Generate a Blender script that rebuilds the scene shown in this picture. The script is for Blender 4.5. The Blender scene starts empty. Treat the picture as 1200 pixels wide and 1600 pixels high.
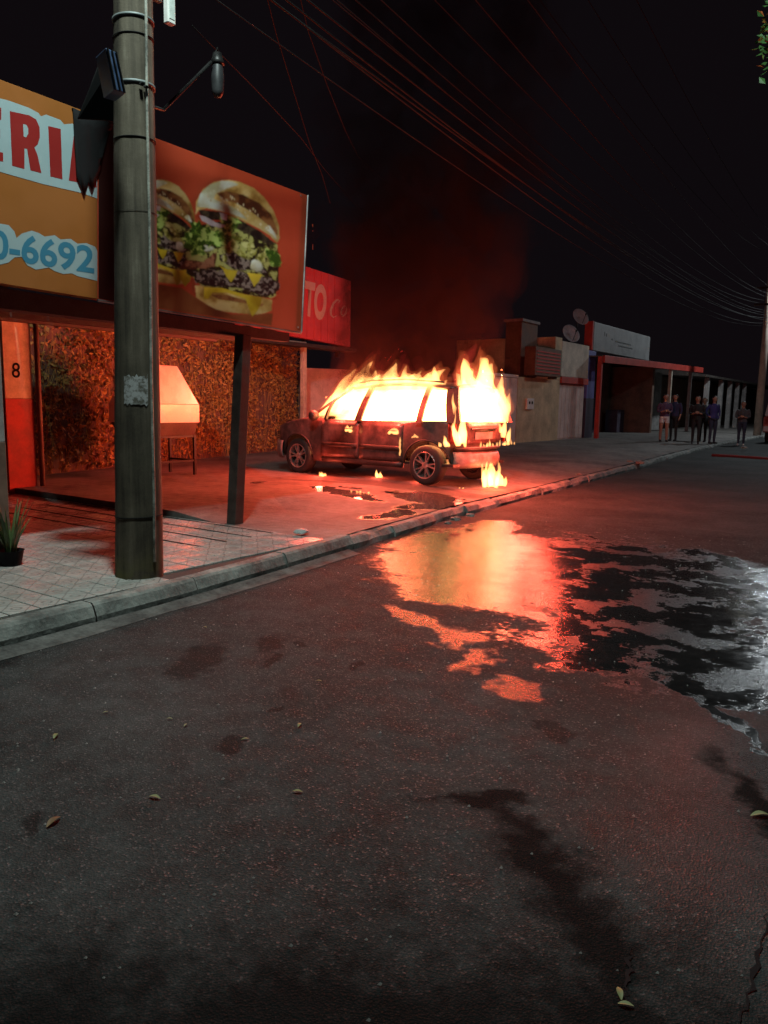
import bpy, bmesh, math, random
import numpy as np
from mathutils import Vector, Matrix, noise
random.seed(7); rnd = random.random
def U(a, b): return a + (b - a) * rnd()

# ------------------------------------------------------------------ camera, world, exposure
SC = bpy.context.scene
COL = SC.collection
CH = 1.42                                     # eye height above the road
# columns: camera right / down / forward in world axes (Y runs along the street)
Rm = np.array([[0.81808335, 0.09484441, -0.56722497],
               [0.57483301, -0.10482249, 0.81152896],
               [0.01751105, -0.98995797, -0.14027323]])
cam_d = bpy.data.cameras.new('camera'); cam = bpy.data.objects.new('camera', cam_d); COL.objects.link(cam)
cam_d.sensor_fit = 'HORIZONTAL'; cam_d.sensor_width = 36; cam_d.lens = 36; cam_d.clip_end = 2000; cam_d.clip_start = 0.05
mw = Matrix.Identity(4)
for i in range(3):
    mw[i][0] = Rm[i, 0]; mw[i][1] = -Rm[i, 1]; mw[i][2] = -Rm[i, 2]
mw[2][3] = CH
cam.matrix_world = mw
SC.camera = cam

W = bpy.data.worlds.new('World'); SC.world = W; W.use_nodes = True
nt = W.node_tree; nt.nodes.clear()
wo = nt.nodes.new('ShaderNodeOutputWorld'); add = nt.nodes.new('ShaderNodeAddShader')
sky = nt.nodes.new('ShaderNodeTexSky'); sky.sky_type = 'NISHITA'; sky.sun_disc = False
sky.sun_elevation = math.radians(-6); sky.sun_rotation = math.radians(200)
b1 = nt.nodes.new('ShaderNodeBackground'); b1.inputs[1].default_value = 0.05
b2 = nt.nodes.new('ShaderNodeBackground'); b2.inputs[0].default_value = (0.62, 0.44, 0.58, 1); b2.inputs[1].default_value = 0.0065
nt.links.new(sky.outputs[0], b1.inputs[0]); nt.links.new(b1.outputs[0], add.inputs[0]); nt.links.new(b2.outputs[0], add.inputs[1])
nt.links.new(add.outputs[0], wo.inputs[0])

SC.view_settings.view_transform = 'Standard'; SC.view_settings.look = 'None'
SC.view_settings.exposure = 0.0; SC.view_settings.gamma = 1.0
SC.cycles.use_denoising = True
SC.cycles.sample_clamp_indirect = 3.0; SC.cycles.sample_clamp_direct = 0
SC.cycles.volume_step_rate = 3.0; SC.cycles.volume_max_steps = 48
SC.cycles.max_bounces = 6; SC.cycles.diffuse_bounces = 3; SC.cycles.glossy_bounces = 3; SC.cycles.transparent_max_bounces = 16

# strengths of the three real light sources
LAMP_W = 1250.0; LAMP_COL = (0.80, 1.0, 0.94)
FAR_W = 1800.0; SIDE_W = 400.0; FAR_COL = (0.86, 0.95, 1.0)
FIRE_COL = (1.0, 0.092, 0.050); FIRE_W = 0.72

# ------------------------------------------------------------------ helpers
def ray(u, v): return Rm @ np.array([u - 600.0, v - 800.0, 1200.0])
def gp(u, v, z=0.0):
    d = ray(u, v); t = (z - CH) / d[2]; p = d * t
    return Vector((p[0], p[1], z))
def op(u, v, axis, val):
    d = ray(u, v); t = val / d[axis]; p = d * t
    return Vector((p[0], p[1], p[2] + CH))

class MB:
    def __init__(s): s.v = []; s.f = []; s.m = []
    def add(s, vs, fs, mi=0):
        b = len(s.v); s.v += [tuple(p) for p in vs]
        for f in fs: s.f.append(tuple(i + b for i in f)); s.m.append(mi)
        return s
    def box(s, lo, hi, mi=0, M=None):
        x0, y0, z0 = lo; x1, y1, z1 = hi
        vs = [(x0,y0,z0),(x1,y0,z0),(x1,y1,z0),(x0,y1,z0),(x0,y0,z1),(x1,y0,z1),(x1,y1,z1),(x0,y1,z1)]
        if M is not None: vs = [M @ Vector(p) for p in vs]
        return s.add(vs, [(0,3,2,1),(4,5,6,7),(0,1,5,4),(1,2,6,5),(2,3,7,6),(3,0,4,7)], mi)
    def hexa(s, bot, top, mi=0):
        return s.add(list(bot) + list(top), [(0,3,2,1),(4,5,6,7),(0,1,5,4),(1,2,6,5),(2,3,7,6),(3,0,4,7)], mi)
    def tube(s, pts, r, n=8, mi=0, caps=True):
        pts = [Vector(p) for p in pts]; k = len(pts)
        rs = r if isinstance(r, (list, tuple)) else [r] * k
        b = len(s.v); up = None
        for i, p in enumerate(pts):
            d = (pts[min(i+1, k-1)] - pts[max(i-1, 0)])
            d = d.normalized() if d.length > 1e-9 else Vector((0,0,1))
            if up is None: up = Vector((0,0,1)) if abs(d.z) < .9 else Vector((1,0,0))
            a = d.cross(up)
            if a.length < 1e-6: a = d.cross(Vector((0,1,0)))
            a.normalize(); c = a.cross(d).normalized(); up = c
            for j in range(n):
                t = 2*math.pi*j/n
                s.v.append(tuple(p + (a*math.cos(t) + c*math.sin(t))*rs[i]))
        for i in range(k-1):
            for j in range(n):
                s.f.append((b+i*n+j, b+i*n+(j+1)%n, b+(i+1)*n+(j+1)%n, b+(i+1)*n+j)); s.m.append(mi)
        if caps:
            s.f.append(tuple(b+j for j in range(n))[::-1]); s.m.append(mi)
            s.f.append(tuple(b+(k-1)*n+j for j in range(n))); s.m.append(mi)
        return s
    def lathe(s, prof, o=(0,0,0), ax='z', n=24, mi=0, closed=False):
        b = len(s.v); o = Vector(o)
        for (r, h) in prof:
            for j in range(n):
                t = 2*math.pi*j/n; c, q = r*math.cos(t), r*math.sin(t)
                p = {'z': (c, q, h), 'y': (c, h, q), 'x': (h, c, q)}[ax]
                s.v.append(tuple(o + Vector(p)))
        k = len(prof)
        for i in range(k if closed else k-1):
            i2 = (i+1) % k
            for j in range(n):
                s.f.append((b+i*n+j, b+i*n+(j+1)%n, b+i2*n+(j+1)%n, b+i2*n+j)); s.m.append(mi)
        return s
    def grid(s, fn, nu, nv, mi=0, loop=False):
        b = len(s.v)
        for i in range(nu):
            for j in range(nv): s.v.append(tuple(fn(i/(nu-1 if not loop else nu), j/(nv-1))))
        for i in range(nu if loop else nu-1):
            i2 = (i+1) % nu
            for j in range(nv-1):
                s.f.append((b+i*nv+j, b+i2*nv+j, b+i2*nv+j+1, b+i*nv+j+1)); s.m.append(mi)
        return s
    def mesh(s, name, mats):
        me = bpy.data.meshes.new(name); me.from_pydata(s.v, [], s.f)
        for m in (mats if isinstance(mats, (list, tuple)) else [mats]): me.materials.append(m)
        if any(s.m): me.polygons.foreach_set('material_index', s.m)
        bm = bmesh.new(); bm.from_mesh(me); bmesh.ops.recalc_face_normals(bm, faces=bm.faces); bm.to_mesh(me); bm.free()
        return me
    def build(s, name, mats, parent=None, smooth=False, bevel=0, solid=0, sub=0):
        o = bpy.data.objects.new(name, s.mesh(name, mats)); COL.objects.link(o)
        if parent is not None: o.parent = parent
        if smooth:
            for p in o.data.polygons: p.use_smooth = True
        if solid: m = o.modifiers.new('s', 'SOLIDIFY'); m.thickness = solid; m.offset = -1
        if bevel: m = o.modifiers.new('b', 'BEVEL'); m.width = bevel; m.segments = 2; m.limit_method = 'ANGLE'
        if sub: m = o.modifiers.new('u', 'SUBSURF'); m.levels = sub; m.render_levels = sub
        return o
def tag(o, label=None, cat=None, group=None, kind=None):
    if label: o['label'] = label
    if cat: o['category'] = cat
    if group: o['group'] = group
    if kind: o['kind'] = kind
    return o
def empty(name, loc=(0,0,0), rz=0):
    o = bpy.data.objects.new(name, None); COL.objects.link(o); o.location = loc; o.rotation_euler = (0,0,rz); o.empty_display_size = .2
    return o
def bake(o):
    """replace the object's mesh by its evaluated one"""
    dg = bpy.context.evaluated_depsgraph_get(); dg.update()
    me = bpy.data.meshes.new_from_object(o.evaluated_get(dg)); o.modifiers.clear(); o.data = me
    return o

class NT:
    def __init__(s, m): s.m = m; m.use_nodes = True; s.t = m.node_tree; s.t.nodes.clear(); s.out = s.n('ShaderNodeOutputMaterial')
    def n(s, typ, **kw):
        o = s.t.nodes.new(typ)
        for k, v in kw.items(): setattr(o, k, v)
        return o
    def l(s, a, b): s.t.links.new(a, b)
    def math(s, op_, a, b=None, clamp=False):
        o = s.n('ShaderNodeMath', operation=op_); o.use_clamp = clamp
        for i, x in enumerate((a, b)):
            if x is None: continue
            if isinstance(x, (int, float)): o.inputs[i].default_value = x
            else: s.l(x, o.inputs[i])
        return o.outputs[0]
    def noise(s, vec, scale, detail=4, rough=.55):
        o = s.n('ShaderNodeTexNoise'); o.inputs['Scale'].default_value = scale; o.inputs['Detail'].default_value = detail; o.inputs['Roughness'].default_value = rough
        if vec is not None: s.l(vec, o.inputs['Vector'])
        return o.outputs['Fac']
    def ramp(s, fac, stops):
        o = s.n('ShaderNodeValToRGB'); e = o.color_ramp.elements
        while len(e) < len(stops): e.new(.5)
        for i, (p, c) in enumerate(stops):
            e[i].position = p; e[i].color = (c, c, c, 1) if isinstance(c, (int, float)) else (*c[:3], 1)
        s.l(fac, o.inputs[0]); return o.outputs[0]
    def maprange(s, x, a, b, c, d, smooth=True):
        o = s.n('ShaderNodeMapRange'); o.interpolation_type = 'SMOOTHSTEP' if smooth else 'LINEAR'
        s.l(x, o.inputs[0])
        for i, q in enumerate((a, b, c, d)): o.inputs[i+1].default_value = q
        return o.outputs[0]
    def mix(s, fac, a, b):
        o = s.n('ShaderNodeMix', data_type='RGBA')
        for i, x in ((0, fac), (6, a), (7, b)):
            if isinstance(x, (int, float)): o.inputs[i].default_value = x if i == 0 else (x, x, x, 1)
            elif isinstance(x, tuple): o.inputs[i].default_value = (*x[:3], 1)
            else: s.l(x, o.inputs[i])
        return o.outputs[2]
    def bsdf(s, col, rough=.6, metal=0, spec=.5, bump=None, bstr=.3, bdist=.01):
        b = s.n('ShaderNodeBsdfPrincipled')
        for nm, x in (('Base Color', col), ('Roughness', rough), ('Metallic', metal), ('Specular IOR Level', spec)):
            if isinstance(x, (int, float)): b.inputs[nm].default_value = x
            elif isinstance(x, tuple): b.inputs[nm].default_value = (*x[:3], 1)
            else: s.l(x, b.inputs[nm])
        if bump is not None:
            bp = s.n('ShaderNodeBump')
            bp.inputs['Distance'].default_value = bdist
            if isinstance(bstr, (int, float)): bp.inputs['Strength'].default_value = bstr
            else: s.l(bstr, bp.inputs['Strength'])
            s.l(bump, bp.inputs['Height']); s.l(bp.outputs[0], b.inputs['Normal'])
        s.l(b.outputs[0], s.out.inputs[0]); return b
    def pos(s): return s.n('ShaderNodeNewGeometry').outputs['Position']

MATS = {}
def mat(name, col, rough=.6, metal=0, var=.25, scale=6, bump=.2, bscale=60, spec=.5, col2=None, bdist=.004):
    """weathered plain material: two-scale colour variation and a fine relief"""
    if name in MATS: return MATS[name]
    t = NT(bpy.data.materials.new(name)); p = t.pos()
    n1 = t.noise(p, scale, 5); n2 = t.noise(p, scale*7, 3)
    f = t.math('ADD', t.math('MULTIPLY', n1, .7), t.math('MULTIPLY', n2, .3))
    f = t.ramp(f, [(.36, 0.0), (.64, 1.0)])
    c2 = col2 or tuple(c*(1-var*1.5) for c in col); c1 = tuple(min(1, c*(1+var*.4)) for c in col)
    r = t.maprange(n1, .3, .7, max(0.02, rough-.08), min(1, rough+.1))
    t.bsdf(t.mix(f, c2, c1), r, metal, spec, t.noise(p, bscale, 4), bump, bdist)
    MATS[name] = t.m; return t.m

# ------------------------------------------------------------------ surface materials
def ellipses_mask(t, p, ells, warp=.35, wscale=1.3, soft=.18, rag=0):
    """1 inside any of the noise-warped ellipses (cx, cy, rx, ry, angle)"""
    nz = t.n('ShaderNodeTexNoise'); nz.inputs['Scale'].default_value = wscale; nz.inputs['Detail'].default_value = 6; nz.inputs['Roughness'].default_value = .62
    t.l(p, nz.inputs['Vector'])
    a = t.n('ShaderNodeVectorMath', operation='SUBTRACT'); t.l(nz.outputs['Color'], a.inputs[0]); a.inputs[1].default_value = (.5, .5, .5)
    b = t.n('ShaderNodeVectorMath', operation='SCALE'); t.l(a.outputs[0], b.inputs[0]); b.inputs['Scale'].default_value = warp*2
    c = t.n('ShaderNodeVectorMath', operation='ADD'); t.l(p, c.inputs[0]); t.l(b.outputs[0], c.inputs[1])
    best = None
    for (cx, cy, rx, ry, an) in ells:
        m = t.n('ShaderNodeMapping'); m.vector_type = 'TEXTURE'
        m.inputs['Location'].default_value = (cx, cy, 0); m.inputs['Rotation'].default_value = (0, 0, math.radians(an)); m.inputs['Scale'].default_value = (rx, ry, 1e6)
        t.l(c.outputs[0], m.inputs['Vector'])
        ln = t.n('ShaderNodeVectorMath', operation='LENGTH'); t.l(m.outputs[0], ln.inputs[0])
        best = ln.outputs['Value'] if best is None else t.math('MINIMUM', best, ln.outputs['Value'])
    if rag:
        best = t.math('ADD', best, t.math('MULTIPLY', t.math('SUBTRACT', t.noise(p, 3.2, 6, .7), .5), rag))
        best = t.math('ADD', best, t.math('MULTIPLY', t.math('SUBTRACT', t.noise(p, 17, 4, .6), .5), rag*.45))
    return t.maprange(best, 1-soft, 1+soft, 1.0, 0.0)

def road_material():
    t = NT(bpy.data.materials.new('asphalt')); p = t.pos()
    big = t.noise(p, .8, 6, .65); mid = t.noise(p, 6, 6, .65); fine = t.noise(p, 150, 3, .6)
    vor = t.n('ShaderNodeTexVoronoi'); vor.inputs['Scale'].default_value = 150; t.l(p, vor.inputs['Vector'])
    vs = t.n('ShaderNodeSeparateColor'); t.l(vor.outputs['Color'], vs.inputs[0])
    f = t.math('ADD', t.math('MULTIPLY', big, .48), t.math('ADD', t.math('MULTIPLY', mid, .40), t.math('MULTIPLY', vs.outputs[0], .12)))
    dry = t.ramp(f, [(.36, (.0175, .0195, .0195)), (.48, (.038, .042, .042)), (.58, (.058, .063, .063)), (.70, (.085, .092, .092))])
    spk = t.ramp(vs.outputs[1], [(.90, 0.0), (.97, 1.0)])
    dry = t.mix(t.math('MULTIPLY', spk, .32), dry, (.15, .155, .158))
    # water from the fire fighting: mirror-like puddle by the kerb, a wet stain running down the crown, small spots
    pud = ellipses_mask(t, p, [(-3.40, 6.35, .90, 1.7, 28), (-2.75, 5.25, .70, .65, 0), (-4.0, 7.6, .35, 1.0, 10)], .25, 2.4, .14, 1.0)
    pud2 = ellipses_mask(t, p, [(-2.62, 4.2, .09, .42, 65), (-2.25, 4.0, .13, .25, 40), (-1.95, 3.75, .12, .22, 0), (-1.6, 3.45, .13, .16, 0)], .30, 4.5, .35, 1.3)
    wet = ellipses_mask(t, p, [(-2.1, 6.3, 1.2, 1.9, 35), (-1.35, 4.9, .80, 1.0, 20), (-.75, 4.5, .7, .6, 0), (-1.0, 6.8, .35, 1.6, 30), (-.6, 5.8, .25, .6, 40), (-.35, 4.0, .10, .5, 40), (-.7, 3.7, .08, .4, 45)], .40, 1.9, .16, 2.0)
    holes = t.maprange(t.noise(p, 2.3, 6, .7), .50, .60, 1.0, .0); wet = t.math('MULTIPLY', wet, t.math('MAXIMUM', holes, .66))
    halo = ellipses_mask(t, p, [(-2.0, 6.2, 1.8, 2.6, 35), (-1.0, 4.6, 1.5, 1.2, 20)], .45, 1.3, .55, 1.3)
    sheen = ellipses_mask(t, p, [(.3, 5.0, 1.25, 2.2, 0), (-.05, 3.2, .75, 1.0, 0), (.9, 7.5, 1.2, 2.2, 0)], .40, 1.6, .6, 1.0)
    damp_shade = ellipses_mask(t, p, [(-.97, 2.22, .10, .22, 50), (-.78, 2.05, .13, .30, 50), (-.60, 1.88, .13, .30, 50), (-.42, 1.62, .28, .22, 0), (-1.15, .98, 1.5, .40, 36), (-1.15, 2.36, .20, .04, 30), (-.35, 2.9, .08, .4, 35)], .26, 3.0, .60, 1.7)  # wet streaks; the broad bottom strip also paints in the foreground shade
    spots = ellipses_mask(t, p, [(-3.15, 2.75, .12, .3, 30), (-3.05, 3.2, .07, .16, 40), (-2.85, 3.0, .04, .11, 30), (-2.9, 3.3, .03, .08, 30), (-2.25, 2.12, .06, .09, 0),
                                 (-2.42, 3.2, .03, .08, 20), (-4.0, 2.0, .10, .32, 10), (-2.32, 1.30, .035, .075, 50), (-1.22, 3.1, .05, .12, 60), (-2.35, 2.5, .02, .05, 0)], .14, 6.0, .3, .9)
    mirror = t.math('MAXIMUM', pud, t.math('MULTIPLY', pud2, .7))
    shiny = t.math('MAXIMUM', mirror, wet)
    dark = t.math('MAXIMUM', t.math('MULTIPLY', shiny, .88), t.math('MAXIMUM', t.math('MULTIPLY', spots, .65), t.math('MAXIMUM', t.math('MULTIPLY', damp_shade, .90), t.math('MAXIMUM', t.math('MULTIPLY', halo, .5), t.math('MULTIPLY', sheen, .35)))))
    col = t.mix(dark, dry, (.006, .006, .006))
    rough = t.maprange(mid, .3, .7, .74, .90)
    rough = t.mix(t.math('MULTIPLY', spk, .4), rough, .22)
    r2 = t.mix(sheen, rough, t.maprange(fine, .35, .65, .20, .42)); r2 = t.mix(damp_shade, r2, t.maprange(fine, .4, .6, .95, .70)); r2 = t.mix(wet, r2, t.maprange(mid, .3, .7, .07, .17)); r2 = t.mix(pud2, r2, .26); r2 = t.mix(pud, r2, t.maprange(t.noise(p, 3.0, 4), .35, .65, .08, .20))
    spec = t.mix(t.math('MULTIPLY', spk, .45), t.mix(sheen, .08, .17), .40); spec = t.mix(damp_shade, spec, .025); spec = t.mix(wet, spec, .26); spec = t.mix(mirror, spec, .15)
    gr = t.math('ADD', t.math('MULTIPLY', vor.outputs['Distance'], .9), t.math('ADD', t.math('MULTIPLY', vs.outputs[2], .35), t.math('MULTIPLY', fine, .3)))
    rip = t.n('ShaderNodeMapping'); rip.inputs['Rotation'].default_value = (0, 0, math.radians(30)); rip.inputs['Scale'].default_value = (.55, 1.5, 1); t.l(p, rip.inputs['Vector'])
    gr = t.math('ADD', gr, t.math('MULTIPLY', t.noise(rip.outputs[0], 9, 3), 1.7))
    bs = t.math('SUBTRACT', t.math('SUBTRACT', .75, t.math('MULTIPLY', sheen, .25)), t.math('MULTIPLY', mirror, .58))
    bs = t.math('SUBTRACT', bs, t.math('MULTIPLY', t.math('MULTIPLY', wet, t.math('SUBTRACT', 1.0, mirror)), .60))
    t.bsdf(col, r2, 0, spec, gr, bs, .007)
    return t.m
def lot_material():
    t = NT(bpy.data.materials.new('worn_concrete_lot')); p = t.pos()
    f = t.math('ADD', t.math('MULTIPLY', t.noise(p, 1.1, 6, .65), .6), t.math('MULTIPLY', t.noise(p, 9, 5, .6), .4))
    c = t.ramp(f, [(.36, (.06, .054, .05)), (.48, (.14, .13, .12)), (.56, (.18, .168, .155)), (.68, (.24, .225, .21))])
    wet = ellipses_mask(t, p, [(-4.95, 8.5, .3, .75, -30), (-5.5, 8.9, .5, .5, 0), (-6.5, 8.3, .25, .9, 70), (-5.05, 7.4, .22, .5, 0)], .3, 2.5, .12)
    soot = ellipses_mask(t, p, [(-6.2, 9.6, 1.6, .35, 0), (-4.7, 10.6, .5, .9, 0), (-7.6, 9.2, .9, .12, 15)], .25, 3.0, .25)
    c = t.mix(t.math('MULTIPLY', soot, .75), c, (.02, .018, .016)); c = t.mix(t.math('MULTIPLY', wet, .7), c, (.05, .045, .04))
    r = t.mix(wet, .78, .10)
    bs = t.math('SUBTRACT', .6, t.math('MULTIPLY', wet, .52))
    t.bsdf(c, r, 0, .5, t.math('ADD', t.noise(p, 40, 5), t.math('MULTIPLY', t.noise(p, 6, 4), 1.5)), bs, .012)
    return t.m
def tile_material():
    t = NT(bpy.data.materials.new('patterned_floor_tile'))
    tc = t.n('ShaderNodeTexCoord').outputs['Object']; rn = t.n('ShaderNodeObjectInfo').outputs['Random']; p = t.pos()
    # printed lozenge outline and small corner flowers on each tile
    sx = t.n('ShaderNodeSeparateXYZ'); t.l(tc, sx.inputs[0])
    ax = t.math('ABSOLUTE', sx.outputs[0]); ay = t.math('ABSOLUTE', sx.outputs[1])
    d1 = t.math('ABSOLUTE', t.math('SUBTRACT', t.math('ADD', ax, ay), .095))
    line = t.maprange(d1, .004, .009, 1.0, 0.0)
    d2 = t.n('ShaderNodeVectorMath', operation='LENGTH'); t.l(tc, d2.inputs[0])
    ringd = t.math('ABSOLUTE', t.math('SUBTRACT', d2.outputs['Value'], .032))
    ring = t.maprange(ringd, .003, .008, 1.0, 0.0)
    pat = t.math('MULTIPLY', t.math('MAXIMUM', line, ring), .8)
    dirt = t.ramp(t.noise(p, 7, 6, .65), [(.35, 0.0), (.7, 1.0)])
    c = t.mix(rn, (.40, .385, .36), (.52, .50, .47)); c = t.mix(pat, c, (.20, .19, .18)); c = t.mix(t.math('MULTIPLY', dirt, .5), c, (.22, .20, .18))
    t.bsdf(c, t.maprange(t.noise(p, 5, 4), .3, .7, .14, .40), 0, .5, t.noise(p, 70, 4), .12, .004)
    return t.m

M_road = road_material(); M_lot = lot_material(); M_tile = tile_material()
M_grout = mat('grout', (.06, .055, .05), .85, bump=.4)
M_kerb = mat('kerb_concrete', (.27, .28, .26), .8, var=.45, scale=4, bump=.6, bscale=45, bdist=.01)
M_pole = mat('pole_concrete', (.21, .205, .175), .85, var=.5, scale=3.5, bump=.45, bscale=50, bdist=.006)
M_wood = mat('dark_wood', (.055, .042, .035), .7, var=.4, scale=9, bump=.4)
M_steel = mat('galvanised_steel', (.42, .43, .43), .42, 1, var=.2, bump=.08)
M_dark = mat('dark_metal', (.035, .034, .034), .5, .4, var=.3, bump=.1)
M_black = mat('black_plastic', (.010, .010, .011), .85, var=.2, bump=.1, spec=.15)
M_rub = mat('cable_rubber', (.014, .013, .013), .8, spec=.15, var=.2, bump=.1)
M_white = mat('white_paint', (.74, .74, .71), .45, var=.14, scale=4, bump=.08)
M_cream = mat('cream_plaster', (.60, .54, .44), .85, var=.25, scale=2.2, bump=.3)
M_red = mat('red_paint', (.48, .045, .03), .6, var=.25, scale=4, bump=.2)
M_yel = mat('yellow_plaster', (.58, .46, .29), .85, var=.25, scale=2, bump=.3)
M_pink = mat('pale_pink_paint', (.66, .52, .47), .6, var=.2, scale=2, bump=.15)
M_grey = mat('grey_plaster', (.30, .29, .28), .85, var=.35, scale=2, bump=.3)
M_blue = mat('blue_paint', (.13, .14, .40), .6, var=.2, scale=3, bump=.2)
M_brown = mat('brown_render', (.17, .105, .075), .8, var=.3, scale=3, bump=.3)
M_navy = mat('navy_dado', (.05, .04, .07), .7, var=.3, scale=3, bump=.2)
M_roof = mat('old_roof_sheet', (.10, .085, .075), .8, var=.4, scale=5, bump=.3)
M_bark = mat('bark', (.10, .075, .055), .9, var=.4, scale=10, bump=.8, bdist=.02)
def leafmat(name, c1, c2, rough=.5):
    t = NT(bpy.data.materials.new(name)); p = t.pos()
    t.bsdf(t.mix(t.ramp(t.noise(p, 14, 4), [(.35, 0.0), (.65, 1.0)]), c1, c2), rough, 0, .4, t.noise(p, 60, 3), .2, .004)
    return t.m
M_leaf = leafmat('tree_leaf', (.05, .13, .03), (.10, .26, .07))
M_vine = leafmat('creeper_leaf', (.20, .13, .04), (.50, .34, .10), .6)
M_fall = leafmat('fallen_leaf', (.17, .17, .06), (.27, .26, .13), .6)
M_fallb = leafmat('brown_fallen_leaf', (.10, .055, .025), (.22, .12, .05), .6)
M_spike = leafmat('strap_leaf', (.05, .085, .03), (.12, .16, .06), .4)

def emis(name, col, s):
    t = NT(bpy.data.materials.new(name)); e = t.n('ShaderNodeEmission'); e.inputs[0].default_value = (*col, 1); e.inputs[1].default_value = s
    t.l(e.outputs[0], t.out.inputs[0]); return t.m
M_lampglass = emis('lit_lamp_glass', (.85, .97, 1.0), 60)

# ------------------------------------------------------------------ ground
KX = [(-60, -4.5), (0, -4.15), (2.2, -4.15), (3.4, -4.2), (4.4, -4.29), (5.5, -4.42), (6.8, -4.57), (8.2, -4.74), (10.2, -4.86), (12.5, -5.03), (18.3, -5.46), (24.2, -6.0), (31.8, -6.5), (60, -7.5), (200, -12)]
def kx(y):
    for (a, xa), (b, xb) in zip(KX, KX[1:]):
        if a <= y <= b: return xa + (xb-xa)*(y-a)/(b-a)
    return KX[-1][1]
def sst(a, b, x):
    t = min(1, max(0, (x-a)/(b-a))); return t*t*(3-2*t)
LOTZ = .20
def lotz(x, y):
    k = 1-sst(6.4, 8.4, y); return .125 + (LOTZ-.125)*sst(1.5*k, 1.3+1.0*k, kx(y)-.2-x)

o = MB().add([(-250,-250,0),(250,-250,0),(250,250,0),(-250,250,0)], [(0,1,2,3)]).build('road', M_road); tag(o, kind='structure')

ys = [-12, -6, -2, 0, 1, 1.8, 2.4, 3, 3.6, 4.2, 4.8, 5.3, 5.58]
b = MB()
b.grid(lambda u, v: (kx(ys[round(u*(len(ys)-1))])-.13 - 12.5*v, ys[round(u*(len(ys)-1))], .118), len(ys), 8)
tb = b.build('tiled_pavement', M_grout); tag(tb, kind='structure')
# tiles, each its own piece
TS = .20; GAP = .008
def tile_mesh(wx, wy):
    q = MB(); hx, hy = wx/2, wy/2; e = .004
    q.add([(-hx,-hy,-.02),(hx,-hy,-.02),(hx,hy,-.02),(-hx,hy,-.02),(-hx,-hy,.010),(hx,-hy,.010),(hx,hy,.010),(-hx,hy,.010),
           (-hx+e,-hy+e,.013),(hx-e,-hy+e,.013),(hx-e,hy-e,.013),(-hx+e,hy-e,.013)],
          [(0,1,5,4),(1,2,6,5),(2,3,7,6),(3,0,4,7),(4,5,9,8),(5,6,10,9),(6,7,11,10),(7,4,8,11),(8,9,10,11)])
    return q.mesh('tile', M_tile)
TM = tile_mesh(TS-GAP, TS-GAP)
groove_y = [4.56, 4.88, 5.20, 5.50]
cells = []
x = -4.40
for i in range(30):
    for j in range(34):
        tx = -4.47 - TS*i; ty = 5.47 - TS*j
        if tx + TS/2 > kx(ty) - .15: continue
        u = Rm.T @ (np.array([tx, ty, .13]) - np.array([0, 0, CH]))
        if u[2] <= .3: continue
        px, py = u[0]/u[2]*1200+600, u[1]/u[2]*1200+800
        if px < -90: continue
        cells.append((u[2], tx, ty))
cells.sort()
far = MB()
for k, (d, tx, ty) in enumerate(cells):
    z = .118 + U(-.0012, .0012)
    if k < 299:
        t_ = bpy.data.objects.new('tile', TM); COL.objects.link(t_); t_.parent = tb; t_.location = (tx, ty, z); t_.rotation_euler = (U(-.004, .004), U(-.004, .004), 0)
    else:
        far.add([(v.co.x+tx, v.co.y+ty, v.co.z+z) for v in TM.vertices], [tuple(p.vertices) for p in TM.polygons])
if far.v: tag(far.build('tile_field', M_tile, tb), kind='stuff')
for gy in groove_y:
    MB().box((-8.6, gy-.011, .128), (-5.18, gy+.011, .1345)).build('groove', M_black, tb)

b = MB(); yy = [5.585, 5.8, 6.2, 6.8, 7.4, 8, 8.6, 9.2, 10, 11, 12, 13, 14, 16, 18, 20, 23, 26, 30, 36, 44, 55, 80, 200]
xx = [0, .3, .6, .9, 1.2, 1.5, 2.2, 3, 4, 5, 6, 8, 11, 25]
def lotp(u, v):
    y = yy[round(u*(len(yy)-1))]; x = kx(y)-.13 - xx[round(v*(len(xx)-1))]
    zz = lotz(x, y) + (noise.noise(Vector((x*.7, y*.7, 0)))*.008 if y < 20 else 0)
    return (x, y, zz)
b.grid(lotp, len(yy), len(xx))
nv = len(xx)
fr = [b.v[j] for j in range(nv)]
b.add(fr + [(p[0], p[1]-.004, .10) for p in fr], [(j, j+1, nv+j+1, nv+j) for j in range(nv-1)])
tag(b.build('pavement', M_lot, smooth=False), kind='structure')

# kerb stones
kroot = empty('kerb', (0, 0, 0)); tag(kroot, kind='structure')
y = -3.0; k = 0
while y < 48:
    L = U(.85, 1.1) if y < 20 else 2.0
    worn = y > 5.4
    q = MB(); n = 9 if y < 16 else 4
    H = .135 if not worn else .115
    sag = U(-.012, .004) if worn else U(-.003, .003)
    off = U(-.02, .02) if worn else U(-.004, .004)
    prof = [(.0, -.05), (.0, .4), (.03, .88), (.05, 1.0), (.145, 1.0), (.15, -.05)]
    rows = []
    for i in range(n):
        f = i/(n-1); yk = y + .006 + (L-.012)*f; row = []
        for (dx, h) in prof:
            am = .010 if worn else .005
            nz = noise.noise(Vector((dx*14, yk*4.1, h*3)))*am + noise.noise(Vector((dx*40, yk*13, h*9)))*am*.6
            chip = max(0, noise.noise(Vector((yk*2.3, 7.7, 0)))-.15)*.10 if (worn and .3 < h and dx < .1) else 0
            row.append((kx(yk)+off - dx + nz*.8 - chip*.6, yk, max(-.03, h*H + (nz+sag if h > .2 else 0) - chip*(h > .8))))
        rows.append(row)
    m_ = len(prof)
    q.add([p for r_ in rows for p in r_], [(i*m_+j, (i+1)*m_+j, (i+1)*m_+j+1, i*m_+j+1) for i in range(n-1) for j in range(m_-1)] + [tuple(range(m_)), tuple((n-1)*m_+j for j in range(m_))])
    q.build('kerb_stone', M_kerb, kroot)
    y += L
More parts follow.
